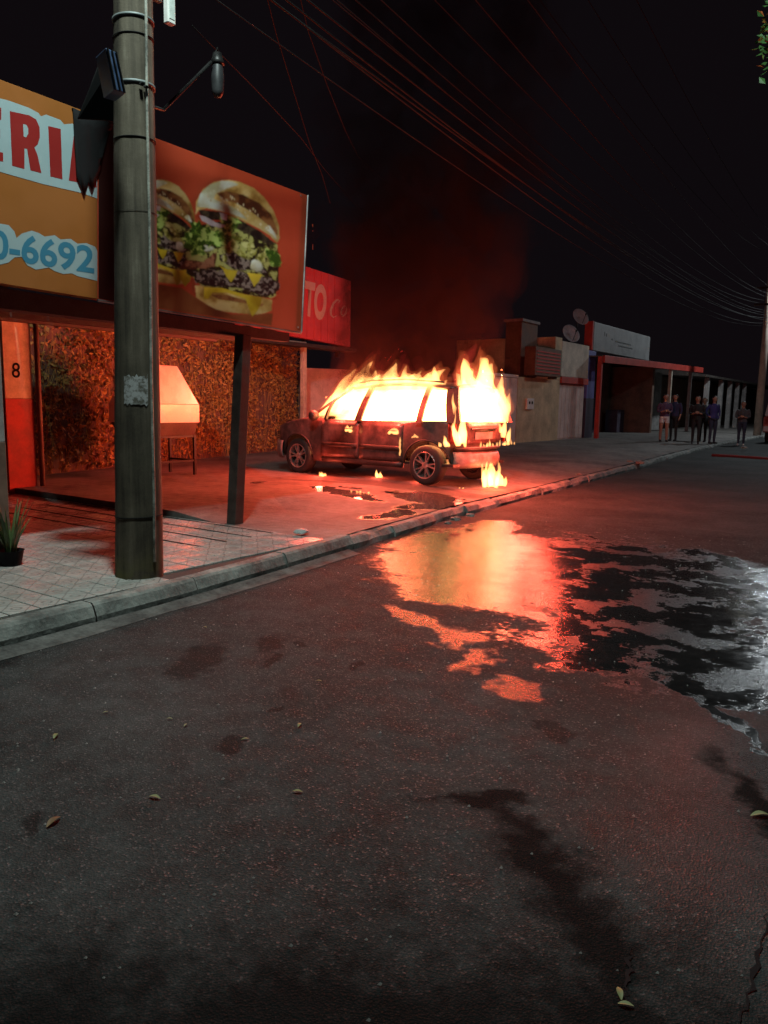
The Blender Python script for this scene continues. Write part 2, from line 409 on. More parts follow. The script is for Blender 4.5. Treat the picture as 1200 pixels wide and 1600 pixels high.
# gutter strip of paler cement in front of the kerb
g = MB(); gy = [-3 + .35*i for i in range(26)]
g.grid(lambda u, v: (kx(gy[round(u*25)]) + .02 + v*(.14+.05*noise.noise(Vector((gy[round(u*25)]*1.7, 3, 0)))), gy[round(u*25)], .024*(1-v)**1.5+.003), 26, 5)
tag(g.build('gutter', mat('gutter_cement', (.12, .122, .115), .85, var=.5, scale=6, bump=.5), smooth=True), kind='structure')

# cracks in the asphalt, bottom right
def crack(pts, w):
    q = MB(); P = []
    for (a, b_) in zip(pts, pts[1:]):
        A = gp(*a, 0.004); B = gp(*b_, 0.004)
        for i in range(6): P.append(A.lerp(B, i/6) + Vector((U(-.008, .008), U(-.008, .008), 0)))
    for i, p in enumerate(P):
        d = (P[min(i+1, len(P)-1)] - P[max(i-1, 0)]).normalized(); nn = Vector((-d.y, d.x, 0)); ww = w*U(.3, 1.2)*math.sin(math.pi*(i+.3)/(len(P)+.3))
        q.v += [tuple(p+nn*ww), tuple(p-nn*ww)]
        if i: q.f.append((2*i-2, 2*i-1, 2*i+1, 2*i)); q.m.append(0)
    return q.build('crack', M_black, bpy.data.objects['road'])
crack([(1199, 1425), (1192, 1470), (1178, 1530), (1165, 1570), (1150, 1599)], .008)
crack([(990, 1480), (982, 1500), (984, 1530), (975, 1570)], .007)

# ------------------------------------------------------------------ near utility pole with its street lamp
def street_lamp_head(parent, tip, d, watt, col, rad=.16):
    """cobra head at the end of an arm; d = horizontal unit vector the arm points along"""
    tip = Vector(tip); d = Vector(d).normalized(); s = Vector((-d.y, d.x, 0))
    q = MB()
    secs = [(-.05, .04, .05), (.08, .09, .07), (.3, .15, .085), (.5, .14, .07), (.62, .06, .03)]
    for (a, w, h) in secs:
        for j in range(10):
            t = 2*math.pi*j/10; q.v.append(tuple(tip + d*a + s*(w*math.cos(t)) + Vector((0, 0, h*max(-.25, math.sin(t))))))
    for i in range(len(secs)-1):
        for j in range(10): q.f.append((i*10+j, i*10+(j+1)%10, (i+1)*10+(j+1)%10, (i+1)*10+j)); q.m.append(0)
    q.f.append(tuple(range(10))); q.m.append(0); q.f.append(tuple(len(q.v)-10+j for j in range(10))); q.m.append(0)
    h_ = q.build('lamp_head', M_steel, parent, True)
    g_ = MB(); c = tip + d*.33 + Vector((0, 0, -.035))
    for (rr, dz) in ((.115, 0), (.10, -.04), (.06, -.062), (.001, -.068)):
        for j in range(12):
            t = 2*math.pi*j/12; g_.v.append(tuple(c + d*(rr*1.25*math.cos(t)) + s*(rr*math.sin(t)) + Vector((0, 0, dz))))
    for i in range(3):
        for j in range(12): g_.f.append((i*12+j, i*12+(j+1)%12, (i+1)*12+(j+1)%12, (i+1)*12+j)); g_.m.append(0)
    g_.build('lamp_glass', M_lampglass, h_, True)
    ld = bpy.data.lights.new('street_lamp_light', 'SPOT'); ld.energy = watt; ld.color = col; ld.shadow_soft_size = rad; ld.spot_size = math.radians(174); ld.spot_blend = .35
    lo = bpy.data.objects.new('street_lamp_light', ld); COL.objects.link(lo); lo.location = c + Vector((0, 0, -.16)); lo.parent = parent
    return h_

PB = Vector((-4.67, 3.53, .10))
def pole_c(z): return Vector((PB.x - .004*z, PB.y + .022*z, z))
def pole_r(z): return .172 - .0105*z
pr = empty('utility_pole', (0, 0, 0)); tag(pr, 'stained concrete utility pole standing on the tiled pavement in front of the burger sign', 'pole')
q = MB(); zs = [.08, .12, .3] + [.3 + .16*i for i in range(1, 56)]
for z in zs:
    c = pole_c(z)
    for j in range(32):
        t = 2*math.pi*j/32; rr = pole_r(z) + .0025*noise.noise(Vector((math.cos(t)*2, math.sin(t)*2, z*2)))
        q.v.append((c.x + rr*math.cos(t), c.y + rr*math.sin(t), z))
for i in range(len(zs)-1):
    for j in range(32): q.f.append((i*32+j, i*32+(j+1)%32, (i+1)*32+(j+1)%32, (i+1)*32+j)); q.m.append(0)
q.f.append(tuple(len(q.v)-32+j for j in range(32))); q.m.append(0)
def pole_mat():
    t = NT(bpy.data.materials.new('stained_pole_concrete')); p = t.pos()
    mp = t.n('ShaderNodeMapping'); mp.inputs['Scale'].default_value = (13, 13, .55); t.l(p, mp.inputs['Vector'])
    streak = t.noise(mp.outputs[0], 1.0, 6, .6); blot = t.noise(p, 4.5, 6, .6); fine = t.noise(p, 55, 4)
    f = t.math('ADD', t.math('MULTIPLY', streak, .65), t.math('ADD', t.math('MULTIPLY', blot, .27), t.math('MULTIPLY', fine, .08)))
    c = t.ramp(f, [(.36, (.026, .020, .013)), (.47, (.072, .058, .040)), (.57, (.120, .098, .070)), (.68, (.21, .182, .137))])
    sz = t.n('ShaderNodeSeparateXYZ'); t.l(p, sz.inputs[0])
    moss = t.math('MULTIPLY', t.maprange(sz.outputs[2], .12, .42, 1.0, 0.0), t.ramp(blot, [(.4, 0.0), (.6, 1.0)]))
    c = t.mix(t.math('MULTIPLY', moss, .7), c, (.10, .095, .02))
    t.bsdf(c, .85, 0, .4, t.math('ADD', t.noise(p, 130, 4), t.math('MULTIPLY', blot, 1.0)), .35, .006); return t.m
M_polest = pole_mat()
q.build('shaft', M_polest, pr, True)
def ring(z0, z1, dr, m, nm, tilt=0.0):
    q = MB()
    for (z, r_) in ((z0, 0), (z0, dr), (z1, dr), (z1, 0)):
        c = pole_c(z)
        for j in range(32):
            t = 2*math.pi*j/32; rr = pole_r(z) + r_ + .001; q.v.append((c.x + rr*math.cos(t), c.y + rr*math.sin(t), z + tilt*math.cos(t-1.0)))
    for i in range(3):
        for j in range(32): q.f.append((i*32+j, i*32+(j+1)%32, (i+1)*32+(j+1)%32, (i+1)*32+j)); q.m.append(0)
    return q.build(nm, m, pr, True)
def pz(v, u=215): return op(u, v, 0, -4.58).z
M_dull = mat('dull_strap', (.16, .18, .18), .6, .3, var=.3, bump=.1)
for v, w, dr, m in ((24, .018, .006, M_dull), (52, .006, .004, M_rub), (128, .020, .006, M_dull), (214, .006, .004, M_rub), (330, .002, .0015, M_rub), (808, .006, .004, M_rub)):
    z = pz(v); ring(z-w/2, z+w/2, dr, m, 'strap', .006)
for a, v in ((-.35, 128), (-.15, 130)):
    z = pz(v); c = pole_c(z); rr = pole_r(z)+.012
    MB().tube([c + Vector((math.cos(a)*rr, math.sin(a)*rr, -.02)), c + Vector((math.cos(a)*(rr+.025), math.sin(a)*(rr+.025), -.03))], .012, 6).build('strap_bolt', M_dark, pr)
# grounding conduit down the street side of the pole
aa = -.02
pts = []
for i in range(40):
    z = .25 + i*.2; c = pole_c(z); rr = pole_r(z) + .008; an = aa + .02*math.sin(i*.7); pts.append(c + Vector((math.cos(an)*rr, math.sin(an)*rr, 0)))
MB().tube(pts, .011, 8).build('conduit', mat('old_pvc', (.36, .36, .31), .6, var=.5, scale=12), pr, True)
# remains of a pasted poster, worn off at the edges
def poster_mat():
    t = NT(bpy.data.materials.new('torn_paper')); p = t.pos()
    f = t.ramp(t.noise(p, 26, 6, .65), [(.42, 0.0), (.56, 1.0)])
    t.bsdf(t.mix(f, (.13, .12, .10), (.42, .42, .42)), .8, 0, .3, t.noise(p, 60, 4), .4, .004); return t.m
q = MB(); z0, z1 = pz(632), pz(588); n = 14
for i in range(n):
    for j in range(6):
        a = -1.25 + 1.05*i/(n-1); z = z0 + (z1-z0)*j/5
        if j == 0: z += .03*noise.noise(Vector((i*.8, 1, 0)))
        if j == 5: z += .03*noise.noise(Vector((i*.8, 9, 0)))
        c = pole_c(z); rr = pole_r(z) + .004; q.v.append((c.x + rr*math.cos(a), c.y + rr*math.sin(a), z))
for i in range(n-1):
    for j in range(5): q.f.append((i*6+j, (i+1)*6+j, (i+1)*6+j+1, i*6+j+1)); q.m.append(0)
q.build('poster_remnant', poster_mat(), pr, True)
# cross arms and lamp arm above the frame
top = pole_c(8.6)
for z in (8.45, 5.75):
    c = pole_c(z); MB().box((c.x-.9, c.y-.22, z-.05), (c.x+.9, c.y-.13, z+.05)).build('cross_arm', M_wood, pr, bevel=.01)
LT = Vector((-3.62, 2.98, 7.25))
c = pole_c(6.7)
MB().tube([c, c.lerp(LT, .35) + Vector((0, 0, .12)), c.lerp(LT, .7) + Vector((0, 0, .08)), LT], .03, 8).build('lamp_arm', M_steel, pr, True)
street_lamp_head(pr, LT, (LT-c).to_2d().to_3d(), LAMP_W, LAMP_COL)

# things strapped to the pole
r = empty('cable_splice_box', (0, 0, 0)); tag(r, 'black ribbed cable splice box with blue sheen strapped left of the concrete pole', 'splice box')
def bpx(u, v, x): return op(u, v, 0, x)
X0, X1 = -4.44, -4.62
fq = [bpx(165, 74, X0), bpx(183, 82, X0), bpx(197, 146, X0), bpx(178, 140, X0)]
dx = Vector((X1-X0, .05, 0))
q = MB().hexa([fq[3], fq[2], fq[2]+dx, fq[3]+dx], [fq[0], fq[1], fq[1]+dx, fq[0]+dx])
M_bluebox = mat('blue_grey_plastic', (.05, .085, .17), .4, var=.3, scale=20, bump=.1)
q.build('body', M_bluebox, r, bevel=.006)
for f in (.12, .5, .86):
    a = fq[0].lerp(fq[1], f); b_ = fq[3].lerp(fq[2], f)
    MB().tube([a+Vector((.006, 0, 0)), b_+Vector((.006, 0, 0))], .006, 6).build('rib', M_black, r)
MB().hexa([bpx(120, 186, -5.0), bpx(188, 190, -4.75), bpx(188, 190, -4.95), bpx(122, 186, -5.2)], [bpx(160, 88, -4.75), bpx(180, 95, -4.66), bpx(180, 95, -4.86), bpx(158, 88, -4.95)]).build('rear_housing', M_black, r, bevel=.01)

r = empty('meter_cabinet', (0, 0, 0)); tag(r, 'white narrow cabinet hanging behind the right side of the concrete pole at the top edge', 'cabinet')
A, B_ = bpx(262, 0, -4.75), bpx(275, 40, -4.75)
q = MB().box((-4.80, A.y, B_.z), (-4.75, A.y+.07, B_.z+.62)); q.build('body', M_white, r, bevel=.006)
MB().box((-4.752, A.y+.012, B_.z+.03), (-4.747, A.y+.058, B_.z+.58)).build('door', mat('pale_cover', (.62, .68, .64), .4, bump=.05), r)
for z in (B_.z+.15, B_.z+.5): MB().box((-4.86, 3.68, z), (-4.82, A.y+.01, z+.03)).build('bracket', M_steel, r)

r = empty('bracket_lantern', (0, 0, 0)); tag(r, 'unlit dark lantern on a slanted bracket arm right of the concrete pole', 'lantern')
P = [pole_c(3.5)+Vector((-.1, .1, 0)), bpx(255, 172, -5.15), bpx(330, 97, -5.15)]
MB().tube(P, .014, 8).build('arm', M_dark, r, True)
e_ = bpx(340, 120, -5.15)
MB().lathe([(.006, .19), (.035, .185), (.05, .13), (.06, .10), (.045, .095)], e_, 'z', 16).build('cap', M_dark, r, True)
MB().lathe([(.045, .09), (.055, 0), (.05, -.12), (.03, -.16), (.003, -.165)], e_, 'z', 16).build('globe', mat('dusty_glass', (.035, .035, .038), .5, bump=.05), r, True)
MB().tube([e_+Vector((0, -.03, .16)), e_+Vector((0, 0, .225)), e_+Vector((0, .03, .16))], .008, 6).build('hook', M_dark, r, True)

# ------------------------------------------------------------------ burger sign
SX = -5.80
sg = empty('burger_sign', (0, 0, 0)); tag(sg, 'long billboard with orange lettered half and red half showing two burgers', 'sign')
def sp(u, v, d=0.0):
    p = op(u, v, 0, SX + d); return p
TLs, BLs = op(-95, 88.5, 0, SX), op(-95, 427.5, 0, SX)
TM1, BM1 = op(152, 181, 0, SX), op(152, 467, 0, SX); TR, BR = op(480, 305, 0, SX), op(470, 519, 0, SX)
BK = Vector((-.10, 0, 0))
def flatmat(name, col, rough=.38, var=.05):
    return mat(name, col, rough, var=var, scale=1.5, bump=.03, bscale=8)
M_orange = flatmat('orange_print', (.30, .105, .024)); M_rprint = flatmat('red_print', (.54, .074, .030))
M_maroon = flatmat('flat_maroon', (.022, .005, .004)); M_pale = flatmat('pale_blue_print', (.30, .40, .42)); M_ltr = flatmat('red_letter_print', (.26, .018, .016)); M_tel = flatmat('cyan_print', (.04, .19, .29))
def panel(name, tl, tr, br, bl, m):
    return MB().hexa([bl, br, br+BK, bl+BK], [tl, tr, tr+BK, tl+BK]).build(name, m, sg, bevel=.003)
gapv = Vector((0, .004, 0))
panel('panel', TLs, TM1, BM1, BLs, M_orange); panel('panel', TM1+gapv, TR, BR, BM1+gapv, M_rprint)
# dark maroon stripe at the start of the red half
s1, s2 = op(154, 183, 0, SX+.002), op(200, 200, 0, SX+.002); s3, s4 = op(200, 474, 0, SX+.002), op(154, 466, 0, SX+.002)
MB().add([s1, s2, s3, s4], [(0, 1, 2, 3)]).build('maroon_stripe', M_maroon, sg)
MB().tube([TR+Vector((.005, .008, 0)), BR+Vector((.005, .008, 0))], .011, 6).build('edge_trim', M_steel, sg)
MB().tube([BM1+Vector((.004, 0, -.012)), BR+Vector((.004, 0, -.012))], .012, 6).build('edge_trim', M_steel, sg)
MB().hexa([BLs+Vector((-.17, 0, -.17)), BR+Vector((-.17, 0, -.10)), BR+Vector((-.29, 0, -.10)), BLs+Vector((-.29, 0, -.17))], [BLs+Vector((-.17, 0, -.004)), BR+Vector((-.17, 0, -.004)), BR+Vector((-.29, 0, -.004)), BLs+Vector((-.29, 0, -.004))]).build('beam', M_wood, sg)
for yb in (3.3, 5.0, 6.5): MB().box((-6.0, yb-.03, 2.25), (-5.91, yb+.03, 3.66)).build('back_brace', M_dark, sg)
for (u, v) in ((470, 306), (158, 190), (466, 512)): 
    p = sp(u, v); MB().lathe([(.012, 0), (.01, .006), (.001, .008)], p, 'x', 8).build('bolt', M_steel, sg)
def poly_print(name, polys, parent, ox, oy, sc, depth, mats, fn=sp):
    """flat print: list of (material index, layer, [(u, v)...]) in crop units laid on the sign face"""
    q = MB()
    for (mi, ly, P) in polys:
        q.add([fn(ox + a/sc, oy + b_/sc, depth + ly*.0012) for (a, b_) in P], [tuple(range(len(P)))], mi)
    return q.build(name, mats, parent)
S1 = 4.446
poly_print('lettering', [
    (0, 1, [(-420,45),(-80,128),(0,150),(60,165),(200,215),(265,250),(285,275),(320,262),(420,300),(445,330),(500,325),(560,345),(676,400),(676,845),(560,805),(300,745),(0,660),(-80,640),(-420,560)]),
    (1, 2, [(-70,195),(8,215),(8,300),(-30,292),(-30,355),(0,360),(0,430),(-28,425),(-26,515),(22,528),(22,590),(-66,570)]),
    (1, 2, [(68,238),(205,268),(250,295),(275,350),(277,420),(262,470),(238,490),(260,540),(288,668),(212,650),(188,500),(170,497),(170,640),(85,618)]),
    (0, 3, [(160,328),(185,335),(196,360),(196,395),(182,420),(165,416)]),
    (1, 2, [(335,342),(422,362),(434,712),(350,692)]),
    (1, 2, [(478,720),(512,410),(540,400),(600,405),(650,440),(672,770),(615,757),(608,690),(560,680),(548,735)]),
    (0, 3, [(565,620),(572,500),(590,505),(602,628)])], sg, 0, 120, S1, .001, [M_pale, M_ltr])
poly_print('number_backing', [(0, 1, [(-420,900),(-80,990),(0,1020),(60,1030),(100,1075),(115,1120),(150,1090),(220,1068),(270,1085),(310,1110),(380,1100),(420,1130),(490,1125),(540,1160),(600,1155),(660,1180),(676,1210),(676,1418),(540,1385),(500,1365),(440,1370),(380,1350),(340,1325),(250,1340),(190,1310),(150,1250),(100,1255),(60,1290),(0,1305),(-80,1290),(-420,1210)])], sg, 0, 120, S1, .001, [M_pale])
def text_quad(name, s, quad, m, parent, fn, bold=0.02):
    """lettering laid in a four-cornered field (tl, tr, br, bl) of photo points"""
    cu = bpy.data.curves.new(name, 'FONT'); cu.body = s; cu.offset = bold; cu.resolution_u = 4
    o_ = bpy.data.objects.new(name, cu); COL.objects.link(o_)
    dg = bpy.context.evaluated_depsgraph_get(); dg.update(); me = bpy.data.meshes.new_from_object(o_.evaluated_get(dg)); bpy.data.objects.remove(o_)
    xs = [v.co.x for v in me.vertices]; ys_ = [v.co.y for v in me.vertices]; x0, x1, y0, y1 = min(xs), max(xs), min(ys_), max(ys_)
    tl, tr, br, bl = [np.array(c_, float) for c_ in quad]
    for v in me.vertices:
        a = (v.co.x-x0)/(x1-x0); c_ = (v.co.y-y0)/(y1-y0); w = (bl*(1-a)+br*a)*(1-c_) + (tl*(1-a)+tr*a)*c_
        v.co = fn(*w)
    me.materials.clear(); me.materials.append(m); ob = bpy.data.objects.new(name, me); COL.objects.link(ob); ob.parent = parent; return ob
def cq(P): return [(a/S1, 120+b_/S1) for (a, b_) in P]
text_quad('phone_number', '0-6692', cq([(-66,1052),(655,1178),(655,1372),(-66,1262)]), M_tel, sg, lambda u, v: sp(u, v, .0035), .025)

# printed burgers
def jag(P, a, k=3, sd=0):
    rr = random.Random(sd); out = []
    for i in range(len(P)):
        x0, y0 = P[i]; x1, y1 = P[(i+1) % len(P)]
        for j in range(k): f = j/k; out.append((x0+(x1-x0)*f+rr.uniform(-a, a), y0+(y1-y0)*f+rr.uniform(-a, a)))
    return out
def ell(cx, cy, rx, ry, an=0, n=12):
    c, s = math.cos(math.radians(an)), math.sin(math.radians(an))
    return [(cx+rx*math.cos(2*math.pi*i/n)*c - ry*math.sin(2*math.pi*i/n)*s, cy+rx*math.cos(2*math.pi*i/n)*s + ry*math.sin(2*math.pi*i/n)*c) for i in range(n)]
def burger_polys():
    rr = random.Random(3); L = []
    L.append((12, 1, jag([(330,560),(480,520),(700,520),(900,640),(985,690),(1000,800),(985,1010),(940,1090),(600,1040),(420,1000),(300,900),(290,720)], 10, 3, 1)))
    L.append((0, 2, [(360,990),(480,1000),(720,1060),(860,1080),(940,1100),(935,1180),(880,1200),(800,1210),(600,1190),(520,1170),(460,1140),(370,1080)]))
    L.append((1, 3, [(480,1060),(600,1060),(760,1110),(880,1130),(860,1150),(700,1120),(540,1095)]))
    L.append((8, 3, jag([(340,900),(420,880),(560,870),(800,910),(990,960),(985,1020),(930,1050),(860,1060),(700,1020),(430,990),(350,960)], 12, 4, 2)))
    L.append((8, 3, jag([(540,760),(640,740),(760,800),(900,860),(900,900),(760,880),(600,850)], 12, 3, 9)))
    L.append((7, 4, jag([(235,865),(300,800),(420,815),(480,760),(525,740),(505,840),(420,872),(300,872)], 10, 3, 3)))
    for (x, y, a, b_, g) in ((660,690,36,22,40),(760,690,55,26,15),(700,750,60,20,35),(790,735,40,20,30),(600,720,40,18,40),(585,790,30,18,70),(860,790,40,22,50),(680,640,40,18,10),(900,740,24,40,0)):
        L.append((6, 5 + rr.random()*.5, jag(ell(x, y, a, b_, g, 8), 5, 1, int(x))))
    L.append((2, 6, jag(ell(820, 840, 52, 40, 20, 9), 8, 1, 5))); L.append((2, 6, jag(ell(450, 710, 60, 22, 5, 9), 8, 1, 6)))
    L.append((5, 6.2, jag([(330,530),(380,505),(440,545),(520,585),(600,545),(640,480),(700,500),(740,540),(665,600),(640,660),(560,690),(500,690),(440,700),(425,780),(350,760),(290,710),(272,650),(310,590)], 16, 4, 4)))
    L.append((5, 6, jag([(880,700),(950,720),(1005,800),(1020,860),(960,860),(905,780)], 14, 3, 5)))
    L.append((3, 6.6, [(385,420),(560,440),(700,500),(860,590),(965,680),(905,685),(760,610),(640,550),(560,500),(480,500),(400,460)]))
    L.append((5, 7, jag([(560,470),(640,470),(720,520),(650,560),(600,620),(560,560)], 14, 3, 7)))
    L.append((4, 7.4, [(390,462),(440,475),(520,520),(592,540),(560,562),(480,542),(412,505)])); L.append((4, 7.4, [(545,445),(605,455),(600,505),(560,495)]))
    L.append((9, 6, [(530,835),(600,870),(680,880),(660,930),(630,970),(600,930),(570,870)])); L.append((9, 6, [(750,895),(865,908),(840,960),(803,1002),(780,950)]))
    L.append((9, 6, [(430,1005),(560,1008),(740,1060),(862,1082),(855,1130),(830,1180),(790,1225),(765,1170),(740,1090),(600,1045),(490,1045),(465,1090),(430,1095)]))
    L.append((0, 7.6, [(365,460),(370,360),(420,270),(500,215),(600,198),(700,215),(800,260),(880,330),(950,430),(990,540),(995,640),(975,675),(920,615),(830,558),(700,495),(560,435),(450,412),(390,425)]))
    L.append((2, 8, [(372,400),(400,300),(470,235),(560,205),(640,212),(690,235),(600,265),(520,300),(500,340),(560,370),(640,400),(700,440),(760,500),(640,455),(520,420),(430,405)]))
    L.append((1, 8.4, [(520,300),(600,283),(720,310),(840,370),(930,455),(978,570),(980,620),(955,590),(900,530),(800,450),(680,380),(570,345)]))
    L.append((2, 8.6, [(880,560),(920,540),(960,600),(975,650),(940,610)]))
    for i in range(34):
        f = rr.random(); x = 420 + 520*f + rr.uniform(-20, 20); y = 320 + 260*f*f + rr.uniform(-35, 45)
        L.append((11, 9 + rr.random()*.5, ell(x, y, 5.5, 12, rr.uniform(-30, 20), 6)))
    return L
BP = burger_polys()
def vnoise(w, h, cell, sd):
    rg = np.random.RandomState(sd); g_ = rg.rand(int(h/cell)+3, int(w/cell)+3)
    yy2, xx2 = np.mgrid[0:h, 0:w]/cell; yi, xi = yy2.astype(int), xx2.astype(int); fy, fx = yy2-yi, xx2-xi; fy = fy*fy*(3-2*fy); fx = fx*fx*(3-2*fx)
    return (g_[yi, xi]*(1-fx)+g_[yi, xi+1]*fx)*(1-fy) + (g_[yi+1, xi]*(1-fx)+g_[yi+1, xi+1]*fx)*fy
def fbm(w, h, cell, sd): return sum(vnoise(w, h, max(1.5, cell/2**k), sd+k)*.5**k for k in range(4))/1.875
def pmask(P, w, h):
    yy2, xx2 = np.mgrid[0:h, 0:w] + .5; m_ = np.zeros((h, w), bool)
    for (x0_, y0_), (x1_, y1_) in zip(P, P[1:]+P[:1]):
        if y0_ == y1_: continue
        c_ = ((y0_ > yy2) != (y1_ > yy2)) & (xx2 < (x1_-x0_)*(yy2-y0_)/(y1_-y0_)+x0_); m_ ^= c_
    return m_.astype(float)
def blur(a_, n_):
    for _ in range(n_): a_ = (a_ + np.roll(a_, 1, 0) + np.roll(a_, -1, 0) + np.roll(a_, 1, 1) + np.roll(a_, -1, 1))/5
    return a_
def paint():
    """the printed photograph of two burgers on the red half, as a colour grid (crop units / 4)"""
    K = 4.0; OX = -120; w, h = int((1250-OX)/K), int(1345/K); img = np.zeros((h, w, 3)); RED = np.array((.54, .074, .030)); img[:] = RED
    # per ink: dark, mid, light colour, grain size, contrast
    ink = {0: ((.24, .14, .03), (.42, .30, .09), (.52, .43, .18), 24, 1), 1: ((.05, .015, .006), (.12, .045, .014), (.20, .09, .03), 16, 1.2), 2: ((.34, .34, .20), (.44, .47, .36), (.50, .56, .50), 20, 1),
           3: ((.006, .005, .004), (.02, .015, .010), (.05, .04, .02), 10, 1), 4: ((.28, .25, .28), (.38, .36, .38), (.48, .47, .48), 18, 1), 5: ((.02, .06, .006), (.10, .19, .025), (.30, .42, .11), 8, 1.7),
           6: ((.09, .09, .012), (.23, .23, .05), (.40, .40, .16), 10, 1.3), 7: ((.06, .015, .008), (.14, .05, .025), (.24, .11, .06), 8, 1.4), 8: ((.008, .006, .006), (.045, .032, .026), (.17, .14, .12), 5, 1.8),
           9: ((.26, .17, .008), (.38, .28, .015), (.46, .36, .03), 30, 1), 10: ((.09, .022, .008), (.14, .04, .012), (.18, .06, .02), 40, 1), 11: ((.34, .30, .16), (.42, .38, .24), (.5, .46, .32), 6, 1), 12: ((.008, .007, .004), (.07, .065, .014), (.28, .29, .09), 9, 1.8)}
    def lay(mi, P, soft, sd):
        P = [((a_-OX)/K, b2/K) for a_, b2 in P]; m_ = blur(pmask(P, w, h), soft)[..., None]
        d_, c_, l_, gsz, ct = ink[mi]; d_, c_, l_ = [tuple(x_*1.55 for x_ in k_3) for k_3 in (d_, c_, l_)]; n_ = np.clip((fbm(w, h, gsz, sd)-.5)*2.6*ct+.5, 0, 1)[..., None]
        col_ = np.where(n_ < .5, np.array(d_)*(1-n_*2)+np.array(c_)*(n_*2), np.array(c_)*(2-n_*2)+np.array(l_)*(n_*2-1))
        ys3 = [p_[1] for p_ in P]; xs3 = [p_[0] for p_ in P]; y0_, y1_ = min(ys3), max(ys3); x0_, x1_ = min(xs3), max(xs3); g2 = np.clip((np.mgrid[0:h, 0:w][0]-y0_)/(y1_-y0_+1e-6), 0, 1)[..., None]; gx = np.clip((np.mgrid[0:h, 0:w][1]-x0_)/(x1_-x0_+1e-6), 0, 1)[..., None]
        if mi in (0, 2, 9): col_ = col_*(1.2-.35*g2-.25*gx)
        img[:] = img*(1-m_) + col_*m_
    for P, mi in (([(-60,960),(80,980),(260,1010),(380,1090),(480,1150),(640,1210),(945,1200),(935,1292),(80,1158),(-110,1135)], 10),): lay(mi, P, 2, 5)
    for k_, (sx_, sy_, ox_, oy_) in enumerate(((.66, .78, 100, 195), (1, 1, 600, 198))):
        for j_, (mi, ly, P) in enumerate(sorted(BP, key=lambda t_: t_[1])):
            lay(mi, [(ox_+(a_-600)*sx_, oy_+(b2-198)*sy_) for a_, b2 in P], 1 if mi in (11, 9, 4) else 2, 40*k_+j_)
        if k_ == 0: lay(9, [(240,880),(300,870),(345,890),(320,960),(285,1000),(255,950)], 1, 77)
    img[:] = blur(img, 1)
    q = MB(); cols_ = []
    for j_ in range(h):
        for i_ in range(w): q.v.append(tuple(sp(230+(OX+i_*K)/4.8, 240+j_*K/4.8, .003)))
    # keep the grid inside the panel
    top_ = lambda u_: 183+(u_-154)*(305-183)/(480-154); ok = []
    for j_ in range(h-1):
        for i_ in range(w-1):
            u_, v_ = 230+(OX+(i_+.5)*K)/4.8, 240+(j_+.5)*K/4.8
            if abs(img[j_, i_]-RED).max() > .004: q.f.append((j_*w+i_, j_*w+i_+1, (j_+1)*w+i_+1, (j_+1)*w+i_)); q.m.append(0)
    t = NT(bpy.data.materials.new('burger_print')); at = t.n('ShaderNodeAttribute'); at.attribute_name = 'ink'; t.bsdf(at.outputs['Color'], .38, 0, .5)
    me = bpy.data.meshes.new('burger_picture'); me.from_pydata(q.v, [], q.f); me.materials.append(t.m)
    ca = me.color_attributes.new('ink', 'FLOAT_COLOR', 'POINT'); rgba = np.ones((h*w, 4)); rgba[:, :3] = img.reshape(-1, 3); ca.data.foreach_set('color', rgba.ravel())
    bm = bmesh.new(); bm.from_mesh(me); bmesh.ops.delete(bm, geom=[v_ for v_ in bm.verts if not v_.link_faces], context='VERTS'); bm.to_mesh(me); bm.free()
    ob_ = bpy.data.objects.new('burger_picture', me); COL.objects.link(ob_); ob_.parent = sg
paint()

# ragged black strip hung over the top of the sign beside the pole
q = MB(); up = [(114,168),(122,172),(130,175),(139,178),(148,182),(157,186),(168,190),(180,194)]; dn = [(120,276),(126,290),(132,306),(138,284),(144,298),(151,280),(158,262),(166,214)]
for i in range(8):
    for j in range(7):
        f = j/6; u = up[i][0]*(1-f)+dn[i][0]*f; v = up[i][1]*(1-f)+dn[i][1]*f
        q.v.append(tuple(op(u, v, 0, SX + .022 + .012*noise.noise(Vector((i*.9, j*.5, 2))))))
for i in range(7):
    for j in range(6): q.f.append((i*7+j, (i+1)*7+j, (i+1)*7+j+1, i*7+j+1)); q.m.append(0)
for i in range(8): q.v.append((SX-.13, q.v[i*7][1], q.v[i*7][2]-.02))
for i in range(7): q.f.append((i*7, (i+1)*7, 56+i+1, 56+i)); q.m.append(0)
tag(q.build('ragged_strip', M_black, smooth=True, solid=.003), 'ragged black strip hanging over the lettered sign', 'plastic sheet')

# posts carrying the sign, with the awning behind it
def square_post(name, base, topp, w, m, parent=None):
    base = Vector(base); topp = Vector(topp); h = w/2
    return MB().hexa([base+Vector(c_) for c_ in ((-h,-h,0),(h,-h,0),(h,h,0),(-h,h,0))], [topp+Vector(c_) for c_ in ((-h,-h,0),(h,-h,0),(h,h,0),(-h,h,0))]).build(name, m, parent, bevel=.006)
tp = op(380, 520, 0, -5.98); tp.z = 2.105
tag(square_post('timber_post', gp(367, 818, .125), tp, .125, M_wood), 'dark timber post standing free on the tiles under the burgers', 'post')
r = empty('painted_post', gp(2, 882, .125)); tag(r, 'grey and brown post beside the spiky plant at the left edge', 'post')
MB().box((-.055,-.055,0), (.055,.055,.95), M=None).build('lower_part', M_brown, r, bevel=.005); MB().box((-.053,-.053,.951), (.053,.053,1.98)).build('upper_part', M_grey, r, bevel=.005)

